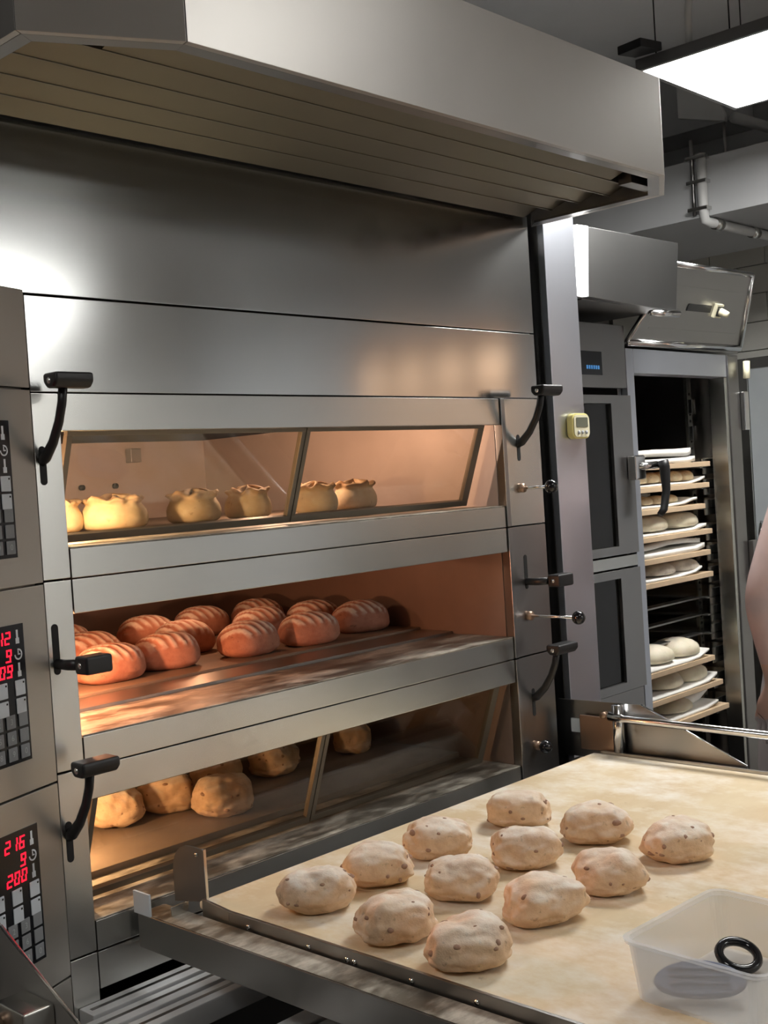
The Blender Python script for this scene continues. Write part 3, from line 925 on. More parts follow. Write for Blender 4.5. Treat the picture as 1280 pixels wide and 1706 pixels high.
def cloth(name, prof, y0, y1, thick, label, seed, mat='linen'):
    """a draped cloth strip: profile along x, extended in depth with small folds"""
    rg = random.Random(seed)
    ny = 7
    nx = len(prof)
    q = MB()
    top_v, bot_v = [], []
    for j in range(ny):
        y = y0 + (y1 - y0) * j / (ny - 1)
        for i, (x, z) in enumerate(prof):
            dz = 0.003 * math.sin(9 * x + 23 * y + seed)
            dx = 0.006 * noise.noise((x * 9, y * 9, seed))
            top_v.append((x + dx, y, z + thick + max(0, dz)))
            bot_v.append((x + dx, y, z))
    vs = top_v + bot_v
    N = nx * ny
    fs = []
    for j in range(ny - 1):
        for i in range(nx - 1):
            a = j * nx + i
            fs.append((a, a + 1, a + nx + 1, a + nx))
            fs.append((N + a, N + a + nx, N + a + nx + 1, N + a + 1))
    for i in range(nx - 1):
        fs.append((i, N + i, N + i + 1, i + 1))
        a = (ny - 1) * nx + i
        fs.append((a, a + 1, N + a + 1, N + a))
    for j in range(ny - 1):
        a = j * nx
        fs.append((a, a + nx, N + a + nx, N + a))
        a = j * nx + nx - 1
        fs.append((a, N + a, N + a + nx, a + nx))
    q.add(vs, fs)
    o = q.build(name, mat, None, smooth=True)
    tag(o, label, 'cloth', 'linen cloths in the proofing cabinet')
    return o


# ------------------------------------------------------------------ bread shapes
def blob_mesh(name, mat, sx, sy, sz, seed, lump=0.10, freq=1.3, sub=4, flat=0.35, flour_fn=None, fn=None):
    """irregular dough: sphere flattened below, pushed about by noise; origin at the base"""
    bm = bmesh.new()
    bmesh.ops.create_icosphere(bm, subdivisions=sub, radius=1.0)
    off = Vector((seed * 3.17, seed * 1.7, seed * 0.9))
    ex = 2.5
    for v in bm.verts:
        p = v.co.copy()
        d = 1 + lump * noise.noise(p * freq + off) + lump * 0.45 * noise.noise(p * freq * 2.7 + off * 2)
        d += lump * 0.30 * (0.22 - abs(noise.noise(p * 2.6 + off * 1.3))) + lump * 0.13 * noise.noise(p * 6.5 + off)
        d /= (abs(p.x) ** ex + abs(p.y) ** ex + abs(p.z) ** ex) ** (1 / ex)
        q = p * d
        if q.z < 0:
            q.z *= flat
            w = 1 + 0.10 * q.z
            q.x *= w
            q.y *= w
        v.co = Vector((q.x * sx, q.y * sy, q.z * sz))
    zmin = min(v.co.z for v in bm.verts)
    cut = zmin + 0.10 * sz
    for v in bm.verts:
        if fn:
            v.co = fn(v.co)
        if v.co.z < cut:
            v.co.z = cut
        v.co.z -= cut
    me = bpy.data.meshes.new(name)
    bm.normal_update()
    bm.to_mesh(me)
    at = me.attributes.new('flour', 'FLOAT', 'POINT')
    for i, v in enumerate(me.vertices):
        f = max(0.0, v.normal.z - 0.35) / 0.65
        at.data[i].value = flour_fn(v.co, v.normal) if flour_fn else max(0, min(1, f * (1.0 + 1.1 * noise.noise(v.co * 25 + off))))
    bm.free()
    for pl in me.polygons:
        pl.use_smooth = True
    me.materials.append(MATS[mat])
    return me


def fruit_bits(me_src, n, seed, rmin=0.003, rmax=0.0062):
    rg = random.Random(seed)
    q = MB()
    vs = [v for v in me_src.vertices if v.co.z > 0.008]
    for k in range(n):
        v = rg.choice(vs)
        r_ = rg.uniform(rmin, rmax)
        q.ball(v.co - v.normal * r_ * 0.78, r_, 8, 6, (rg.uniform(.7, 1.9), rg.uniform(.7, 1.9), rg.uniform(.6, 1.1)))
    return q


def fruit_dough(x, y, z, rz, sx, sy, sz, seed, label, group, name='fruit_dough', bits=15):
    me = blob_mesh(name, 'dough', sx, sy, sz, seed, 0.17, 1.15, 5, 0.55)
    o = bpy.data.objects.new(name, me)
    COL.objects.link(o)
    o.location = (x, y, z)
    o.rotation_euler = (0, 0, rz)
    tag(o, label, 'dough', group)
    q = fruit_bits(me, bits, seed)
    b = bpy.data.meshes.new('fruit_pieces')
    b.from_pydata([tuple(v) for v in q.v], [], q.f)
    for pl in b.polygons:
        pl.use_smooth = True
    b.materials.append(MATS['raisin'])
    ob = bpy.data.objects.new('fruit_pieces', b)
    COL.objects.link(ob)
    ob.parent = o
    ob['kind'] = 'stuff'
    return o


# resting loaves on the loader belt: three rows of four
BZ = 0.8005
GR = [
    [(1.310, -0.305), (1.458, -0.300), (1.630, -0.290), (1.862, -0.302)],
    [(1.292, -0.495), (1.484, -0.466), (1.668, -0.464), (1.852, -0.490)],
    [(1.279, -0.650), (1.480, -0.638), (1.646, -0.656), (1.842, -0.666)]]
rown = ['row nearest the oven', 'middle row', 'row farthest from the oven']
coln = ['closest to the side lip', 'second from side lip', 'third from side lip', 'fourth from side lip']
rnd = random.Random(11)
for i in range(3):
    for j in range(4):
        x, y = GR[i][j]
        a = R(rnd.uniform(-60, -25))
        fruit_dough(x, y, BZ, a, rnd.uniform(0.060, 0.064), rnd.uniform(0.050, 0.054), rnd.uniform(0.044, 0.048), 10 + i * 4 + j,
                    'fruit dough on the belt, %s, %s' % (rown[i], coln[j]), 'fruit doughs on the loader belt')

# bottom deck: the same dough, already baking
D3 = [(1.40, 0.42, 'glowing fruit loaf beside the lamp in the bottom oven deck', 0.060), (1.535, 0.42, 'shaded brown fruit loaf second from lamp in bottom oven deck', 0.064), (1.585, 0.285, 'floury fruit loaf nearest the glass in the bottom oven deck', 0.064),
      (1.715, 0.47, 'fruit loaf hidden behind the floury one in bottom deck', 0.060), (1.875, 0.45, 'dim fruit loaf beside the divider bar in bottom deck', 0.068), (2.135, 0.44, 'dim fruit loaf behind the far pane of bottom deck', 0.058)]
for k, (x, y, lab, s_) in enumerate(D3):
    fruit_dough(x, y, 0.8035, R(-40 + 17 * k), s_, s_ * 0.85, 0.056, 40 + k, lab, 'fruit loaves in the bottom oven deck', 'fruit_loaf')


# middle deck: scored loaves
def scored_loaf(x, y, z, rz, L, Wd, H, seed, label):
    def fn(co):
        # diagonal score grooves across the top
        t = (co.x + co.y * 0.55) / L
        s_ = math.sin(t * math.pi * 2 * 3.2)
        topw = max(0, min(1, (co.z / H - 0.35) / 0.4))
        return co * (1 - 0.06 * topw * max(0, -s_))
    def fl(co, nrm):
        t = (co.x + co.y * 0.55) / L
        s_ = math.sin(t * math.pi * 2 * 3.2)
        topw = max(0, min(1, (nrm.z - 0.30) / 0.25))
        return topw * max(0, min(1, (s_ + 0.1) * 5))
    me = blob_mesh('scored_loaf', 'crust_loaf', L, Wd, H, seed, 0.05, 1.0, 5, 0.45, fl, fn)
    o = bpy.data.objects.new('scored_loaf', me)
    COL.objects.link(o)
    o.location = (x, y, z)
    o.rotation_euler = (0, 0, rz)
    tag(o, label, 'bread', 'scored loaves in the middle oven deck')
    return o


D2 = [(1.395, 0.395, 'brightly lit scored loaf behind the lever of middle deck'), (1.555, 0.42, 'second scored loaf of the front row in middle deck'), (1.765, 0.385, 'third scored loaf of the front row in middle deck'),
      (1.945, 0.37, 'fourth scored loaf of the front row in middle deck'), (2.165, 0.41, 'last scored loaf of the front row, by the bare stone'),
      (1.235, 0.56, 'scored loaf peeping out beside the post of middle deck'), (1.49, 0.62, 'orange scored loaf just behind the brightest one'), (1.56, 0.86, 'scored loaf deep behind the brightest one'),
      (1.72, 0.575, 'scored loaf in shade behind the second front loaf'), (1.76, 0.78, 'scored loaf in third row left of the middle'), (1.985, 0.60, 'scored loaf in second row behind the third front loaf'),
      (1.95, 0.80, 'orange scored loaf in third row behind shaded one'), (2.145, 0.565, 'scored loaf in second row behind the fourth front loaf'), (2.14, 0.79, 'rearmost scored loaf seen against the glowing wall')]
for k, (x, y, lab) in enumerate(D2):
    scored_loaf(x, y, 1.1175, R(random.Random(k).uniform(-25, 5)), 0.076, 0.057, 0.058, 60 + k, lab)


# top deck: puffed rolls with crinkled crowns
def puff_roll(x, y, z, r_, h, seed, label):
    bm = bmesh.new()
    nu, nv = 48, 22
    rg = random.Random(seed)
    ph = [rg.uniform(0, 6.28) for _ in range(5)]
    rows = []
    prof = [(0.0, 0.0), (0.55, 0.0), (0.82, 0.02), (0.95, 0.10), (1.0, 0.26), (1.0, 0.42), (0.95, 0.58), (0.86, 0.72), (0.80, 0.80), (0.86, 0.87), (0.92, 0.93), (0.84, 0.99), (0.66, 0.95), (0.5, 1.0), (0.3, 1.03), (0.0, 1.05)]
    for (pr, pz) in prof:
        ring = []
        for i in range(nu):
            t = 2 * math.pi * i / nu
            w = 1 + 0.05 * math.sin(2 * t + ph[0]) + 0.03 * math.sin(3 * t + ph[1])
            crown = max(0, (pz - 0.7) / 0.3)
            w += crown * (0.09 * math.sin(7 * t + ph[2]) + 0.06 * math.sin(11 * t + ph[3]))
            zz = pz + crown * (0.055 * math.sin(8 * t + ph[4]) + 0.05 * math.sin(5 * t + ph[1]))
            zz += crown * 0.06 * noise.noise((pr * 4 * math.cos(t) + seed, pr * 4 * math.sin(t), 0))
            ring.append(bm.verts.new((pr * r_ * w * math.cos(t), pr * r_ * w * math.sin(t), max(0, zz) * h)))
        rows.append(ring)
    for a, b in zip(rows, rows[1:]):
        for i in range(nu):
            bm.faces.new((a[i], a[(i + 1) % nu], b[(i + 1) % nu], b[i]))
    bmesh.ops.remove_doubles(bm, verts=bm.verts, dist=1e-6)
    bmesh.ops.recalc_face_normals(bm, faces=bm.faces)
    me = bpy.data.meshes.new('puffed_roll')
    bm.to_mesh(me)
    bm.free()
    at = me.attributes.new('flour', 'FLOAT', 'POINT')
    for i, v in enumerate(me.vertices):
        c_ = max(0, (v.co.z / h - 0.74) / 0.18)
        at.data[i].value = min(1, c_) * (0.75 + 0.6 * noise.noise(v.co * 60))
    for pl in me.polygons:
        pl.use_smooth = True
    me.materials.append(MATS['roll'])
    o = bpy.data.objects.new('puffed_roll', me)
    COL.objects.link(o)
    o.location = (x, y, z)
    tag(o, label, 'bread roll', 'puffed rolls in the top oven deck')
    return o


D1 = [(1.290, 0.40, 0.050, 'cut-off puffed roll peeping from behind the front post'), (1.405, 0.36, 0.062, 'brightest golden puffed roll beside the chamber lamp'), (1.62, 0.37, 0.057, 'browned puffed roll third from the lamp in top deck'),
      (1.775, 0.365, 0.048, 'pale puffed roll next to the window divider of top deck'), (1.93, 0.30, 0.048, 'pale puffed roll just beyond the window divider'), (2.10, 0.34, 0.052, 'pale puffed roll farthest from the lamp in top deck')]
for k, (x, y, r_, lab) in enumerate(D1):
    puff_roll(x, y, 1.4355, r_ * 1.08, 0.066, 80 + k, lab)


# ------------------------------------------------------------------ boards and doughs in the proofer
def simple_dough(name, x, y, z, r_, sy, h, seed, label, mat, group):
    me = blob_mesh(name, mat, r_, sy, h, seed, 0.05, 1.0, 3, 0.4)
    o = bpy.data.objects.new(name, me)
    COL.objects.link(o)
    o.location = (x, y, z)
    tag(o, label, 'dough', group)


for k, (xr, z, kind) in enumerate(BOARDS):
    y0 = 0.232 if k < 6 else 0.222
    b = bx('proofing_board', 3.238, xr, y0, 0.93, z - 0.0175, z - 0.0005, 'wood_board', None, 0.0015)
    tag(b, '%s wooden board in the proofer, %s' % (ordw[k], desc[k]), 'board', 'wooden boards in the proofing cabinet')
    G = 'doughs resting in the proofing cabinet'
    if kind == 0:
        cloth('linen_cloth', [(3.24, z), (3.45, z + .002), (3.6, z), (3.65, z + .004)], y0 + .01, .8, .014, 'lower fold of linen on the topmost proofer board', 1)
        cloth('linen_cloth', [(3.24, z + .022), (3.4, z + .026), (3.55, z + .024), (3.60, z + .022), (3.63, z + .028)], y0 + .015, .8, .020, 'upper fold of linen on the topmost proofer board', 2)
    elif kind == 1:
        cloth('linen_cloth', [(3.24, z), (3.5, z), (3.62, z), (3.68, z + .008), (3.71, z + .016)], y0 + .01, .8, .006, 'linen under the yellow buns in the proofer', 3)
        cloth('linen_cloth', [(3.24, z + .040), (3.42, z + .043), (3.55, z + .040), (3.62, z + .024)], y0 + .11, .8, .006, 'linen raised behind the yellow buns in the proofer', 4)
        for q in range(5):
            simple_dough('small_bun', 3.345 + q * 0.076, y0 + 0.062, z + .0105, .038, .036, .028, 100 + q, 'small yellow bun on second board, %s from the black latch handle' % ['first', 'second', 'third', 'fourth', 'fifth'][q], 'roll', G)
    elif kind == 2:
        cloth('linen_cloth', [(3.24, z), (3.45, z), (3.56, z + .004), (3.62, z + .014), (3.65, z + .016)], y0 + .01, .8, .008, 'linen under the small tan buns in the proofer', 5)
        cloth('linen_cloth', [(3.24, z + .032), (3.40, z + .034), (3.50, z + .030)], y0 + .10, .8, .014, 'linen folded over behind the small tan buns', 6)
        for q in range(3):
            simple_dough('small_bun', 3.37 + q * 0.08, y0 + 0.058, z + .0120, .036, .034, .022, 110 + q, 'small tan bun on third board, %s from the black latch handle' % ['first', 'second', 'third'][q], 'roll', G)
    elif kind == 3:
        cloth('linen_cloth', [(3.24, z), (3.5, z), (3.62, z), (3.66, z + .006), (3.70, z + .010)], y0 + .008, .8, .007, 'linen under the pale doughs on fourth board', 7)
        cloth('linen_cloth', [(3.24, z + .035), (3.40, z + .05), (3.50, z + .058), (3.53, z + .054)], y0 + .16, .8, .006, 'pleat of linen standing behind the fourth board doughs', 8)
        for q in range(2):
            simple_dough('pale_dough', 3.41 + q * 0.205, y0 + 0.095, z + .0115, .095, .082, .042, 120 + q, 'flat pale dough on fourth board, %s' % ['next to the latch handle', 'away from the latch handle'][q], 'pale_dough', G)
    elif kind == 4:
        cloth('linen_cloth', [(3.24, z), (3.5, z), (3.62, z + .002), (3.68, z + .01)], y0 + .008, .8, .016, 'lower linen bunched on the fifth board', 9)
        cloth('linen_cloth', [(3.24, z + .026), (3.36, z + .027), (3.46, z + .035), (3.58, z + .032), (3.67, z + .027)], y0 + .02, .8, .014, 'puffed upper linen bunched on the fifth board', 10)
    elif kind == 5:
        cloth('linen_cloth', [(3.24, z), (3.5, z), (3.60, z + .006), (3.645, z + .018)], y0 + .004, .8, .007, 'floury linen under the speckled doughs', 11)
        for q in range(2):
            simple_dough('speckled_dough', 3.445 + q * 0.165, y0 + 0.09, z + .0115, .083, .08, .034, 130 + q, 'speckled grey dough on sixth board, %s' % ['next to the cabinet post', 'away from the cabinet post'][q], 'speckled_dough', G)
    elif kind in (6, 7):
        cloth('linen_cloth', [(3.24, z), (3.5, z), (3.58 + .05 * (kind - 6), z + .004), (xr - .03, z + .02)], y0 + .004, .8, .007, 'linen under the round doughs on %s board' % ordw[k], 12 + kind)
        for q in range(2):
            simple_dough('round_dough', 3.40 + q * 0.165 + .045 * (kind - 6), y0 + 0.09, z + .0115, .08, .078, .044, 140 + q + kind * 3, 'round pale dough on %s board, %s' % (ordw[k], ['next to the cabinet post', 'away from the cabinet post'][q]), 'pale_dough', G)
    else:
        cloth('linen_cloth', [(3.24, z), (3.5, z), (3.62, z + .002), (3.70, z + .012)], y0 + .01, .8, .008, 'linen spread under the wrapped dough on lowest board', 22)
        cloth('linen_cloth', [(3.53, z + .03), (3.58, z + .022), (3.64, z + .028), (3.70, z + .05)], y0 + .05, .6, .020, 'thick roll of linen on the lowest proofer board', 23)
        cloth('linen_cloth', [(3.24, z + .02), (3.32, z + .03), (3.42, z + .05)], y0 + .10, .7, .012, 'slack linen fold behind the dough of lowest board', 24)
        simple_dough('oval_dough', 3.50, y0 + 0.085, z + .0125, .085, .07, .034, 150, 'oval dough tucked in linen on the lowest board', 'pale_dough', G)

# ------------------------------------------------------------------ pipes on the duct, bracket on the ceiling
pp = thing('pipe_run', (4.08, 0.39, 2.35), 'grey water pipe clamped to the duct side, bending along underneath', 'pipe')
MB().tube([(4.082, 0.385, 2.64), (4.082, 0.385, 2.43), (4.086, 0.384, 2.395), (4.12, 0.38, 2.389), (4.86, 0.375, 2.389)], 0.018, 12).build('water_pipe', 'pipe_white', pp, smooth=True)
MB().tube([(4.086, 0.425, 2.70), (4.086, 0.425, 2.42)], 0.008, 8).build('thin_pipe', 'steel_dark', pp, smooth=True)
for z in (2.62, 2.53, 2.43):
    bx('pipe_clamp', 4.06, 4.0995, 0.36, 0.44, z, z + 0.014, 'steel', pp, 0.002)
for x in (4.15, 4.45):
    MB().tube([(x, 0.38, 2.389), (x + 0.05, 0.38, 2.389)], 0.022, 12).build('pipe_sleeve', 'steel', pp, smooth=True)
cp = thing('ceiling_pipe', (4.5, 0.45, 2.8), 'pale pipe under the ceiling held by an angled bracket', 'pipe')
MB().tube([(4.40, 0.40, 2.835), (4.99, 0.40, 2.86)], 0.022, 12).build('pipe_tube', 'pipe_white', cp, smooth=True)
MB().prism([(4.36, 0.62, 2.88), (4.36, 0.42, 2.82), (4.36, 0.42, 2.85), (4.36, 0.55, 3.149), (4.36, 0.62, 3.149)], (0.02, 0, 0)).build('pipe_bracket', 'pipe_white', cp, 0.002)
MB().tube([(4.37, 0.43, 2.82), (4.37, 0.43, 2.632)], 0.006, 8).build('hanger_rod', 'steel_dark', cp, smooth=True)

# frosted door in the tiled wall
gd = thing('frosted_door', (5.29, 0.4, 0), 'frosted blue-grey glass door with metal frame on tiled wall', 'door')
for (y0, y1, z0, z1) in ((0.83, 0.88, 0.02, 1.97), (-0.12, -0.07, 0.02, 1.97), (-0.07, 0.83, 1.92, 1.97), (-0.07, 0.83, 0.02, 0.08)):
    bx('door_frame', 5.262, 5.298, y0, y1, z0, z1, 'steel', gd, 0.004)
bx('frosted_glass', 5.272, 5.286, -0.068, 0.828, 0.082, 1.918, 'frost_glass', gd, 0)
MB().tube([(5.255, 0.79, 0.9), (5.235, 0.79, 0.95), (5.235, 0.79, 1.15), (5.255, 0.79, 1.2)], 0.01, 10).build('door_handle', 'steel_bright', gd, smooth=True)

# ------------------------------------------------------------------ loader in front of the oven
ld = thing('oven_loader', (1.8, -0.6, 0.0), 'steel oven loader with cream canvas belt and aluminium rails', 'loader')
bx('canvas_belt', 1.2165, 2.437, -1.42, -0.100, 0.786, 0.800, 'canvas', ld, 0.004)
bx('belt_tray', 1.2185, 2.435, -1.41, -0.11, 0.774, 0.785, 'steel_loader', ld)
lip = bx('side_lip', 1.209, 1.216, -1.43, -0.19, 0.772, 0.802, 'steel_loader', ld, 0.001)
MB().prism([(1.209, -0.19, 0.772), (1.209, -0.19, 0.802), (1.214, -0.112, 0.806), (1.214, -0.112, 0.772)], (0.0065, 0, 0)).build('lip_end', 'steel_loader', ld, 0.0008)
for y in (-0.24, -0.385, -0.47, -0.485, -0.60, -0.72, -0.84, -0.96):
    MB().tube([(1.2072, y, 0.787), (1.2095, y, 0.787)], 0.0042, 10).build('lip_screw', 'steel_bright', lip, smooth=True)
bx('side_lip', 2.4375, 2.446, -1.43, -0.12, 0.772, 0.806, 'steel_loader', ld, 0.001)
# floury hollow beam outside the lip
bm_ = bx('side_beam', 1.150, 1.205, -1.45, -0.012, 0.722, 0.7815, 'steel_loader', ld, 0.002)
bx('beam_dusting', 1.152, 1.2035, -1.44, -0.02, 0.7818, 0.7826, 'flour_steel', bm_, 0)
bx('beam_end_cap', 1.146, 1.1505, -0.055, -0.008, 0.783, 0.822, 'sticker', ld, 0.001)
bx('beam_tab', 1.170, 1.206, -0.085, -0.082, 0.783, 0.80, 'steel', ld, 0.0005)
bx('side_beam', 2.448, 2.50, -1.45, -0.03, 0.722, 0.775, 'steel_loader', ld, 0.002)
# upright guide plate at the near corner, rounded
pts = [(-0.116, 0.800), (-0.116, 0.886), (-0.112, 0.890)] + [(-0.075 + 0.05 * math.sin(R(a)), 0.84 + 0.05 * math.cos(R(a))) for a in range(0, 91, 15)] + [(-0.025, 0.786), (-0.025, 0.784)]
gpl = MB().prism([(1.224, a, b) for a, b in pts], (-0.003, 0, 0)).build('guide_plate', 'painted_dark', ld)
bx('plate_fold', 1.2205, 1.2255, -0.1175, -0.1163, 0.802, 0.89, 'steel_bright', gpl, 0)
MB().tube([(1.2202, -0.095, 0.878), (1.2258, -0.095, 0.878)], 0.0035, 8).build('plate_rivet', 'steel_bright', gpl, smooth=True)
# far side plate with its sloping edge
pts = [(0.02, 0.918), (-0.221, 0.921), (-0.488, 0.804), (-0.488, 0.776), (0.02, 0.776)]
fp = MB().prism([(2.470, a, b) for a, b in pts], (0.004, 0, 0)).build('side_plate', 'steel_dark', ld)
e0, e1 = Vector((2.472, -0.221, 0.9212)), Vector((2.472, -0.488, 0.8042))
MB().tube([e0, e1], 0.0026, 6).build('plate_edge', 'steel_bright', fp, smooth=True)
bx('bracket_plate', 2.452, 2.462, -0.150, -0.052, 0.800, 0.886, 'copper_plate', ld, 0.003)
MB().tube([(2.448, -0.168, 0.806), (2.448, -0.168, 0.921)], 0.014, 14).build('bar_post', 'steel_bright', ld, smooth=True)
MB().tube([(2.448, -0.135, 0.895), (2.43, -0.135, 0.895)], 0.008, 10).build('bracket_bolt', 'copper_plate', ld, smooth=True)
MB().tube([(2.44, -0.150, 0.894), (2.44, -0.19, 0.890), (2.44, -1.35, 0.885)], [0.012, 0.0095, 0.0095], 12).build('push_bar', 'steel_bright', ld, smooth=True)
bx('plate_sticker', 2.465, 2.4695, -0.045, -0.018, 0.838, 0.872, 'sticker', ld, 0)
# near side plate with the same slope
pts = [(-0.085, 0.880), (-0.10, 0.872), (-0.52, 0.676), (-0.52, 0.62), (-0.085, 0.62)]
npl = MB().prism([(0.850, a, b) for a, b in pts], (0.005, 0, 0)).build('side_plate', 'plate_grey', ld)
bx('plate_bracket', 0.80, 0.8495, -0.245, -0.165, 0.72, 0.795, 'steel', ld, 0.004)
e0, e1 = Vector((0.8525, -0.10, 0.8724)), Vector((0.8525, -0.52, 0.6764))
MB().tube([e0, e1], 0.0030, 6).build('plate_edge', 'steel', npl, smooth=True)
MB().tube([(0.7995, -0.175, 0.765), (0.785, -0.175, 0.765)], 0.014, 12).build('plate_knob', 'copper_plate', ld, smooth=True)
# aluminium rails crossing in front of the plinth
for (xa, y0, y1, z) in ((1.03, -0.045, -0.001, 0.655), (0.92, -0.098, -0.052, 0.652), (0.86, -0.150, -0.106, 0.650)):
    rl = MB()
    rl.box(xa, 2.45, y0, y1, z - 0.04, z)
    o = rl.build('aluminium_rail', 'aluminium', ld, 0.003)
    bx('rail_groove', xa + 0.01, 2.44, (y0 + y1) / 2 - 0.004, (y0 + y1) / 2 + 0.004, z + 0.0001, z + 0.0006, 'steel_dark', o, 0)
for (y0, y1, z) in ((-0.335, -0.29, 0.64), (-0.39, -0.345, 0.64)):
    bx('aluminium_rail', 0.86, 2.45, y0, y1, z - 0.04, z, 'aluminium', ld, 0.003)
bx('rail_stop', 1.30, 1.34, -0.10, -0.05, 0.658, 0.69, 'steel_dark', ld, 0.006)
bx('rail_void_sheet', 0.87, 2.44, -1.40, -0.152, 0.50, 0.505, 'black_void', ld, 0)  # black sheet put in for the dark void below the rails
for (x, y) in ((0.88, -0.2), (2.42, -0.2), (1.2, -1.38), (2.42, -1.38)):
    bx('frame_leg', x - 0.02, x + 0.02, y - 0.02, y + 0.02, 0.0, 0.72, 'steel_loader', ld, 0.002)
bx('leg_crossbar', 1.19, 2.41, -1.395, -1.365, 0.721, 0.771, 'steel_loader', ld, 0.002)

# ------------------------------------------------------------------ plastic tub on the belt and what lies in it
tub = thing('plastic_tub', (1.42, -1.0, 0.8005), 'translucent white plastic tub standing on the canvas belt', 'tub')


def rrect(cx, cy, w, h, r_, z, rot, n=6):
    out = []
    for (sx, sy, a0) in ((1, 1, 0), (-1, 1, 90), (-1, -1, 180), (1, -1, 270)):
        for k in range(n + 1):
            a = R(a0 + 90 * k / n)
            x, y = sx * (w / 2 - r_) + r_ * math.cos(a), sy * (h / 2 - r_) + r_ * math.sin(a)
            out.append((cx + x * math.cos(rot) - y * math.sin(rot), cy + x * math.sin(rot) + y * math.cos(rot), z))
    return out


def loft(rings, closed_bottom=True):
    q = MB()
    n = len(rings[0])
    vs = [v for r_ in rings for v in r_]
    fs = [(i * n + k, i * n + (k + 1) % n, (i + 1) * n + (k + 1) % n, (i + 1) * n + k) for i in range(len(rings) - 1) for k in range(n)]
    if closed_bottom:
        fs.append(tuple(range(n)))
        fs.append(tuple(range((len(rings) - 1) * n, len(rings) * n))[::-1])
    return q.add(vs, fs)


tcx, tcy, trot = 1.418, -0.998, R(-3)
w0, h0, w1, h1 = 0.215, 0.185, 0.235, 0.205
zb, zr = 0.8006, 0.8815
loft([rrect(tcx, tcy, w0, h0, 0.018, zb, trot), rrect(tcx, tcy, w1 - .004, h1 - .004, 0.02, zr - .006, trot),
      rrect(tcx, tcy, w1 - .010, h1 - .010, 0.02, zr - .006, trot), rrect(tcx, tcy, w0 - .006, h0 - .006, 0.017, zb + .003, trot)]).build('tub_wall', 'milky_plastic', tub)
loft([rrect(tcx, tcy, w1 + .004, h1 + .004, 0.022, zr - .0055, trot), rrect(tcx, tcy, w1 + .008, h1 + .008, 0.023, zr, trot), rrect(tcx, tcy, w1 - .006, h1 - .006, 0.02, zr, trot), rrect(tcx, tcy, w1 - .009, h1 - .009, 0.02, zr - .0055, trot), rrect(tcx, tcy, w1 + .004, h1 + .004, 0.022, zr - .0055, trot)], False).build('tub_rim', 'milky_plastic', tub)
# scraper: blue-grey rounded blade lying against the near wall
sc_ = thing('dough_scraper', (1.38, -0.965, 0.806), 'blue-grey rounded plastic scraper lying inside the translucent tub', 'scraper')
pts = []
for k in range(25):
    a = 2 * math.pi * k / 24
    pts.append((0.058 * math.cos(a) * (1 - 0.15 * math.sin(a)), 0.030 * math.sin(a)))
M = Matrix.Translation((1.364, -0.970, 0.822)) @ Matrix.Rotation(R(-56), 4, 'Z') @ Matrix.Rotation(R(24), 4, 'X')
MB().prism([M @ Vector((a, b, 0)) for a, b in pts[:-1]], M.to_3x3() @ Vector((0, 0, 0.010))).build('scraper_blade', 'blue_grey_plastic', sc_, 0.003)
for k in (-1, 0, 1):
    MB().tube([M @ Vector((-0.038, k * 0.012, 0.0115)), M @ Vector((0.038, k * 0.012, 0.0115))], 0.002, 6).build('scraper_rib', 'blue_grey_plastic', sc_, smooth=True)
rg_ = MB().ring((1.468, -0.972, 0.823), (-0.25, -0.35, 1.0), 0.026, 0.0065).build('black_ring', 'black_gloss', None, smooth=True)
tag(rg_, 'black ring-shaped handle leaning inside the translucent tub', 'ring')
dish = thing('small_dish', (1.925, -0.86, 0.8005), 'shallow milky plastic lid at the edge of the belt', 'lid')
loft([rrect(1.955, -0.875, 0.13, 0.10, 0.03, 0.8006, 0.3), rrect(1.955, -0.875, 0.15, 0.12, 0.034, 0.832, 0.3), rrect(1.955, -0.875, 0.145, 0.115, 0.033, 0.832, 0.3), rrect(1.955, -0.875, 0.125, 0.095, 0.029, 0.8035, 0.3)]).build('dish_wall', 'milky_plastic', dish)

# ------------------------------------------------------------------ unseen display shelf with lit backs, added to mirror warm light in the steel
sh = thing('reflection_shelf', (4.05, -1.4, 0), 'added out-of-view wooden shelf, warm lit backs mirrored in the oven steel', 'shelf')
bx('shelf_cabinet', 3.86, 4.2, -2.35, -1.35, 0.0, 1.42, 'wall_dark', sh)
for z in (1.46, 1.685, 1.90, 2.12):
    bx('shelf_plank', 3.90, 4.18, -2.35, -1.35, z - 0.022, z, 'shelf_wood', sh)
bx('shelf_back', 4.181, 4.2, -2.35, -1.35, 1.42, 2.12, 'wall_dark', sh)
for zi, z in enumerate((1.46, 1.685, 1.90)):
    for k in range(4):
        y = -2.30 + k * 0.24
        bx('lit_back', 4.172, 4.18, y, y + 0.16, z + 0.004, z + 0.15, 'shelf_glow', sh, 0)
for k, y in enumerate((-2.18, -1.94, -1.70, -1.46)):
    t = MB().tube([(4.02, y, 1.4605), (4.02, y, 1.60), (4.02, y, 1.605)], [0.042, 0.048, 0.044], 16).build('tumbler', 'black_gloss', None, smooth=True)
    tag(t, 'black tumbler on the lit shelf, %s from the ovens' % ['farthest', 'third', 'second', 'nearest'][k], 'tumbler', 'tumblers on the lit shelf')

# ------------------------------------------------------------------ baker at the edge of the picture
BP = Vector((3.205, -0.382, 0))
pers = thing('person', tuple(BP), 'person in pale pink uniform and apron standing behind the loader', 'person')


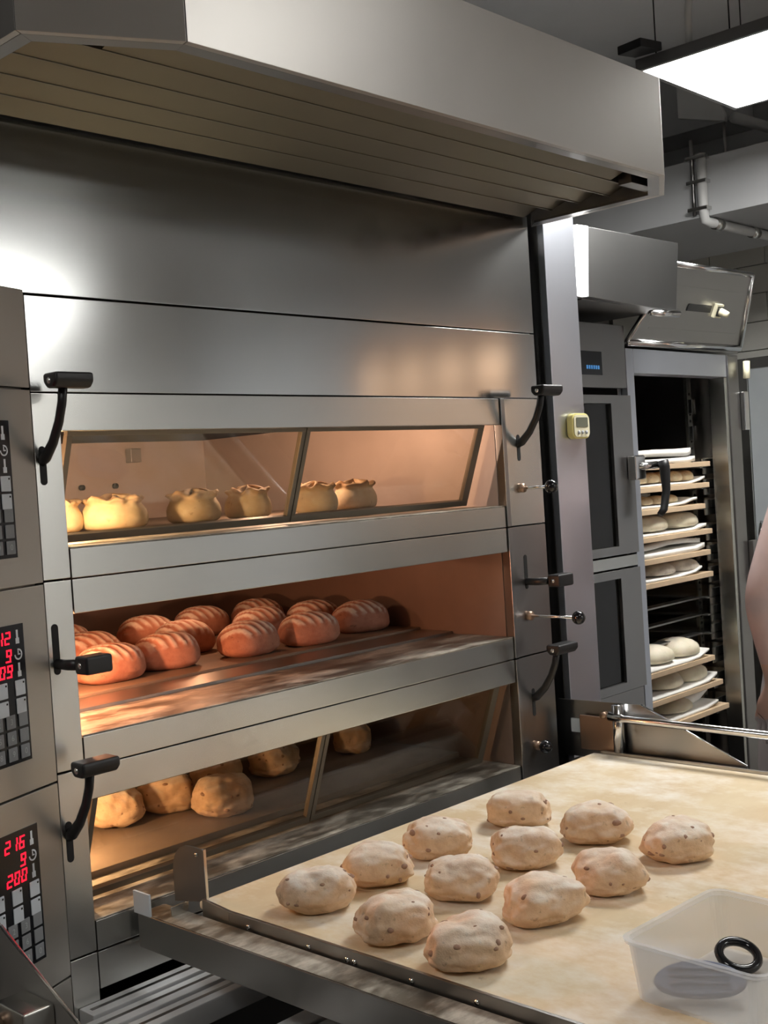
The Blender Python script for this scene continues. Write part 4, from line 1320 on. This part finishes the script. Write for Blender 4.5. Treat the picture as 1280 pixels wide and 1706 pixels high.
def make_person():
    J = {}
    def j(n, x, y, z, r_):
        J[n] = (Vector((x, y, z)), r_)
    # local: faces the oven (+y); x = to the oven's right
    j('pelvis', 0, 0, 0.98, 0.135)
    j('waist', 0, 0.01, 1.10, 0.125)
    j('chest', 0, 0.0, 1.28, 0.150)
    j('upper', 0, 0.0, 1.40, 0.120)
    j('neck', 0, 0.01, 1.49, 0.055)
    j('headb', 0, 0.03, 1.56, 0.078)
    j('head', 0, 0.03, 1.645, 0.092)
    j('headt', 0, 0.02, 1.71, 0.07)
    for s_, nm_ in ((-1, 'L'), (1, 'R')):
        j('sh' + nm_, s_ * 0.175, 0, 1.40, 0.062)
        j('el' + nm_, s_ * 0.29 if s_ < 0 else 0.225, 0.06 if s_ < 0 else 0.0, 1.13, 0.047)
        j('wr' + nm_, s_ * 0.235, 0.05, 0.90, 0.030)
        j('pa' + nm_, s_ * 0.23, 0.075, 0.83, 0.034)
        j('hip' + nm_, s_ * 0.09, 0, 0.90, 0.105)
        j('kn' + nm_, s_ * 0.10, 0.02, 0.50, 0.068)
        j('an' + nm_, s_ * 0.10, -0.02, 0.09, 0.045)
        j('to' + nm_, s_ * 0.11, 0.13, 0.035, 0.035)
    E_ = [('pelvis', 'waist'), ('waist', 'chest'), ('chest', 'upper'), ('upper', 'neck'), ('neck', 'headb'), ('headb', 'head'), ('head', 'headt')]
    for nm_ in 'LR':
        E_ += [('upper', 'sh' + nm_), ('sh' + nm_, 'el' + nm_), ('el' + nm_, 'wr' + nm_), ('wr' + nm_, 'pa' + nm_), ('pelvis', 'hip' + nm_), ('hip' + nm_, 'kn' + nm_), ('kn' + nm_, 'an' + nm_), ('an' + nm_, 'to' + nm_)]
        s_ = -1 if nm_ == 'L' else 1
        for f, (dx, l1) in enumerate(((-0.026, 0.034), (-0.009, 0.040), (0.009, 0.037), (0.026, 0.030))):
            p0 = J['pa' + nm_][0]
            J['f%d%s' % (f, nm_)] = (p0 + Vector((dx * .4, dx + .01, -0.04)), 0.0085)
            J['g%d%s' % (f, nm_)] = (p0 + Vector((dx * .4, dx + .016, -0.04 - l1 * .9)), 0.0082)
            J['h%d%s' % (f, nm_)] = (p0 + Vector((dx * .4, dx + .010, -0.04 - l1 * 1.7)), 0.0072)
            E_ += [('pa' + nm_, 'f%d%s' % (f, nm_)), ('f%d%s' % (f, nm_), 'g%d%s' % (f, nm_)), ('g%d%s' % (f, nm_), 'h%d%s' % (f, nm_))]
        J['t0' + nm_] = (J['pa' + nm_][0] + Vector((-s_ * 0.012, 0.036, -0.006)), 0.0095)
        J['t1' + nm_] = (J['pa' + nm_][0] + Vector((-s_ * 0.02, 0.05, -0.045)), 0.008)
        E_ += [('pa' + nm_, 't0' + nm_), ('t0' + nm_, 't1' + nm_)]
    keys = list(J)
    me = bpy.data.meshes.new('body')
    me.from_pydata([tuple(J[k][0]) for k in keys], [(keys.index(a), keys.index(b)) for a, b in E_], [])
    tmp = bpy.data.objects.new('body', me)
    COL.objects.link(tmp)
    sk = tmp.modifiers.new('skin', 'SKIN')
    sk.use_smooth_shade = True
    for i, k in enumerate(keys):
        sv = me.skin_vertices[0].data[i]
        r_ = J[k][1]
        fx = 1.0
        if k in ('pelvis', 'waist', 'chest', 'upper'):
            sv.radius = (r_ * 1.12, r_ * 0.80)
        else:
            sv.radius = (r_, r_)
        sv.use_root = (k == 'pelvis')
    ss = tmp.modifiers.new('sub', 'SUBSURF')
    ss.levels = 2
    ss.render_levels = 2
    dg = bpy.context.evaluated_depsgraph_get()
    me2 = bpy.data.meshes.new_from_object(tmp.evaluated_get(dg))
    bpy.data.objects.remove(tmp)
    me2.name = 'body'
    for mn in ('skin', 'pink_cotton', 'pale_cotton', 'black_plastic'):
        me2.materials.append(MATS[mn])
    for pl in me2.polygons:
        c_ = pl.center
        pl.use_smooth = True
        arm = abs(c_.x) > 0.15 and c_.z > 0.8
        if c_.z > 1.47:
            k = 0
        elif (c_.z > 1.0 or (arm and abs(c_.x) > 0.19)) and not (arm and c_.z < 0.95):
            k = 1
        elif arm and abs(c_.x) > 0.19:
            k = 0
        elif c_.z > 0.11:
            k = 2
        else:
            k = 3
        pl.material_index = k
    bo = bpy.data.objects.new('body', me2)
    COL.objects.link(bo)
    bo.parent = pers
    # face
    def loc(v):
        return BP + Vector(v)
    MB().ball(loc((0, 0.115, 1.635)), 0.014, 10, 8, (0.8, 1.2, 1.5)).build('nose', 'skin', pers, smooth=True)
    for s_ in (-1, 1):
        MB().ball(loc((s_ * 0.033, 0.102, 1.662)), 0.010, 10, 8).build('eye', 'black_gloss', pers, smooth=True)
        MB().ball(loc((s_ * 0.092, 0.02, 1.645)), 0.022, 10, 8, (0.4, 0.8, 1.2)).build('ear', 'skin', pers, smooth=True)
    MB().ball(loc((0, 0.108, 1.598)), 0.018, 10, 8, (1.2, 0.4, 0.35)).build('mouth', 'pink_cotton', pers, smooth=True)
    MB().ball(loc((0, 0.005, 1.685)), 0.105, 18, 12, (0.98, 1.02, 0.85)).build('hair', 'hair', pers, smooth=True)
    # apron: wraps the front and sides from waist to knee, with belt
    n = 28
    rings = []
    for z, rx, ry in ((1.10, 0.182, 0.140), (1.04, 0.190, 0.150), (0.95, 0.205, 0.165), (0.80, 0.225, 0.19), (0.62, 0.235, 0.20), (0.50, 0.235, 0.20)):
        rings.append((z, rx, ry))
    q = MB()
    vs, fs = [], []
    for (z, rx, ry) in rings:
        for k in range(n):
            a = 2 * math.pi * k / n
            w = 1 + 0.02 * math.sin(7 * a) * (1.1 - z) * 2
            vs.append(loc((rx * w * math.cos(a), ry * w * math.sin(a), z)))
    for i in range(len(rings) - 1):
        for k in range(n):
            fs.append((i * n + k, i * n + (k + 1) % n, (i + 1) * n + (k + 1) % n, (i + 1) * n + k))
    q.add(vs, fs)
    ap = q.build('apron', 'pale_cotton', pers, smooth=True)
    sd = ap.modifiers.new('thick', 'SOLIDIFY')
    sd.thickness = 0.004
    q = MB()
    ringp = [loc((0.190 * math.cos(2 * math.pi * k / 36), 0.148 * math.sin(2 * math.pi * k / 36), 1.055)) for k in range(37)]
    q.tube(ringp, 0.016, 8, flat=0.4)
    q.build('apron_belt', 'white_cotton', pers, smooth=True)


make_person()
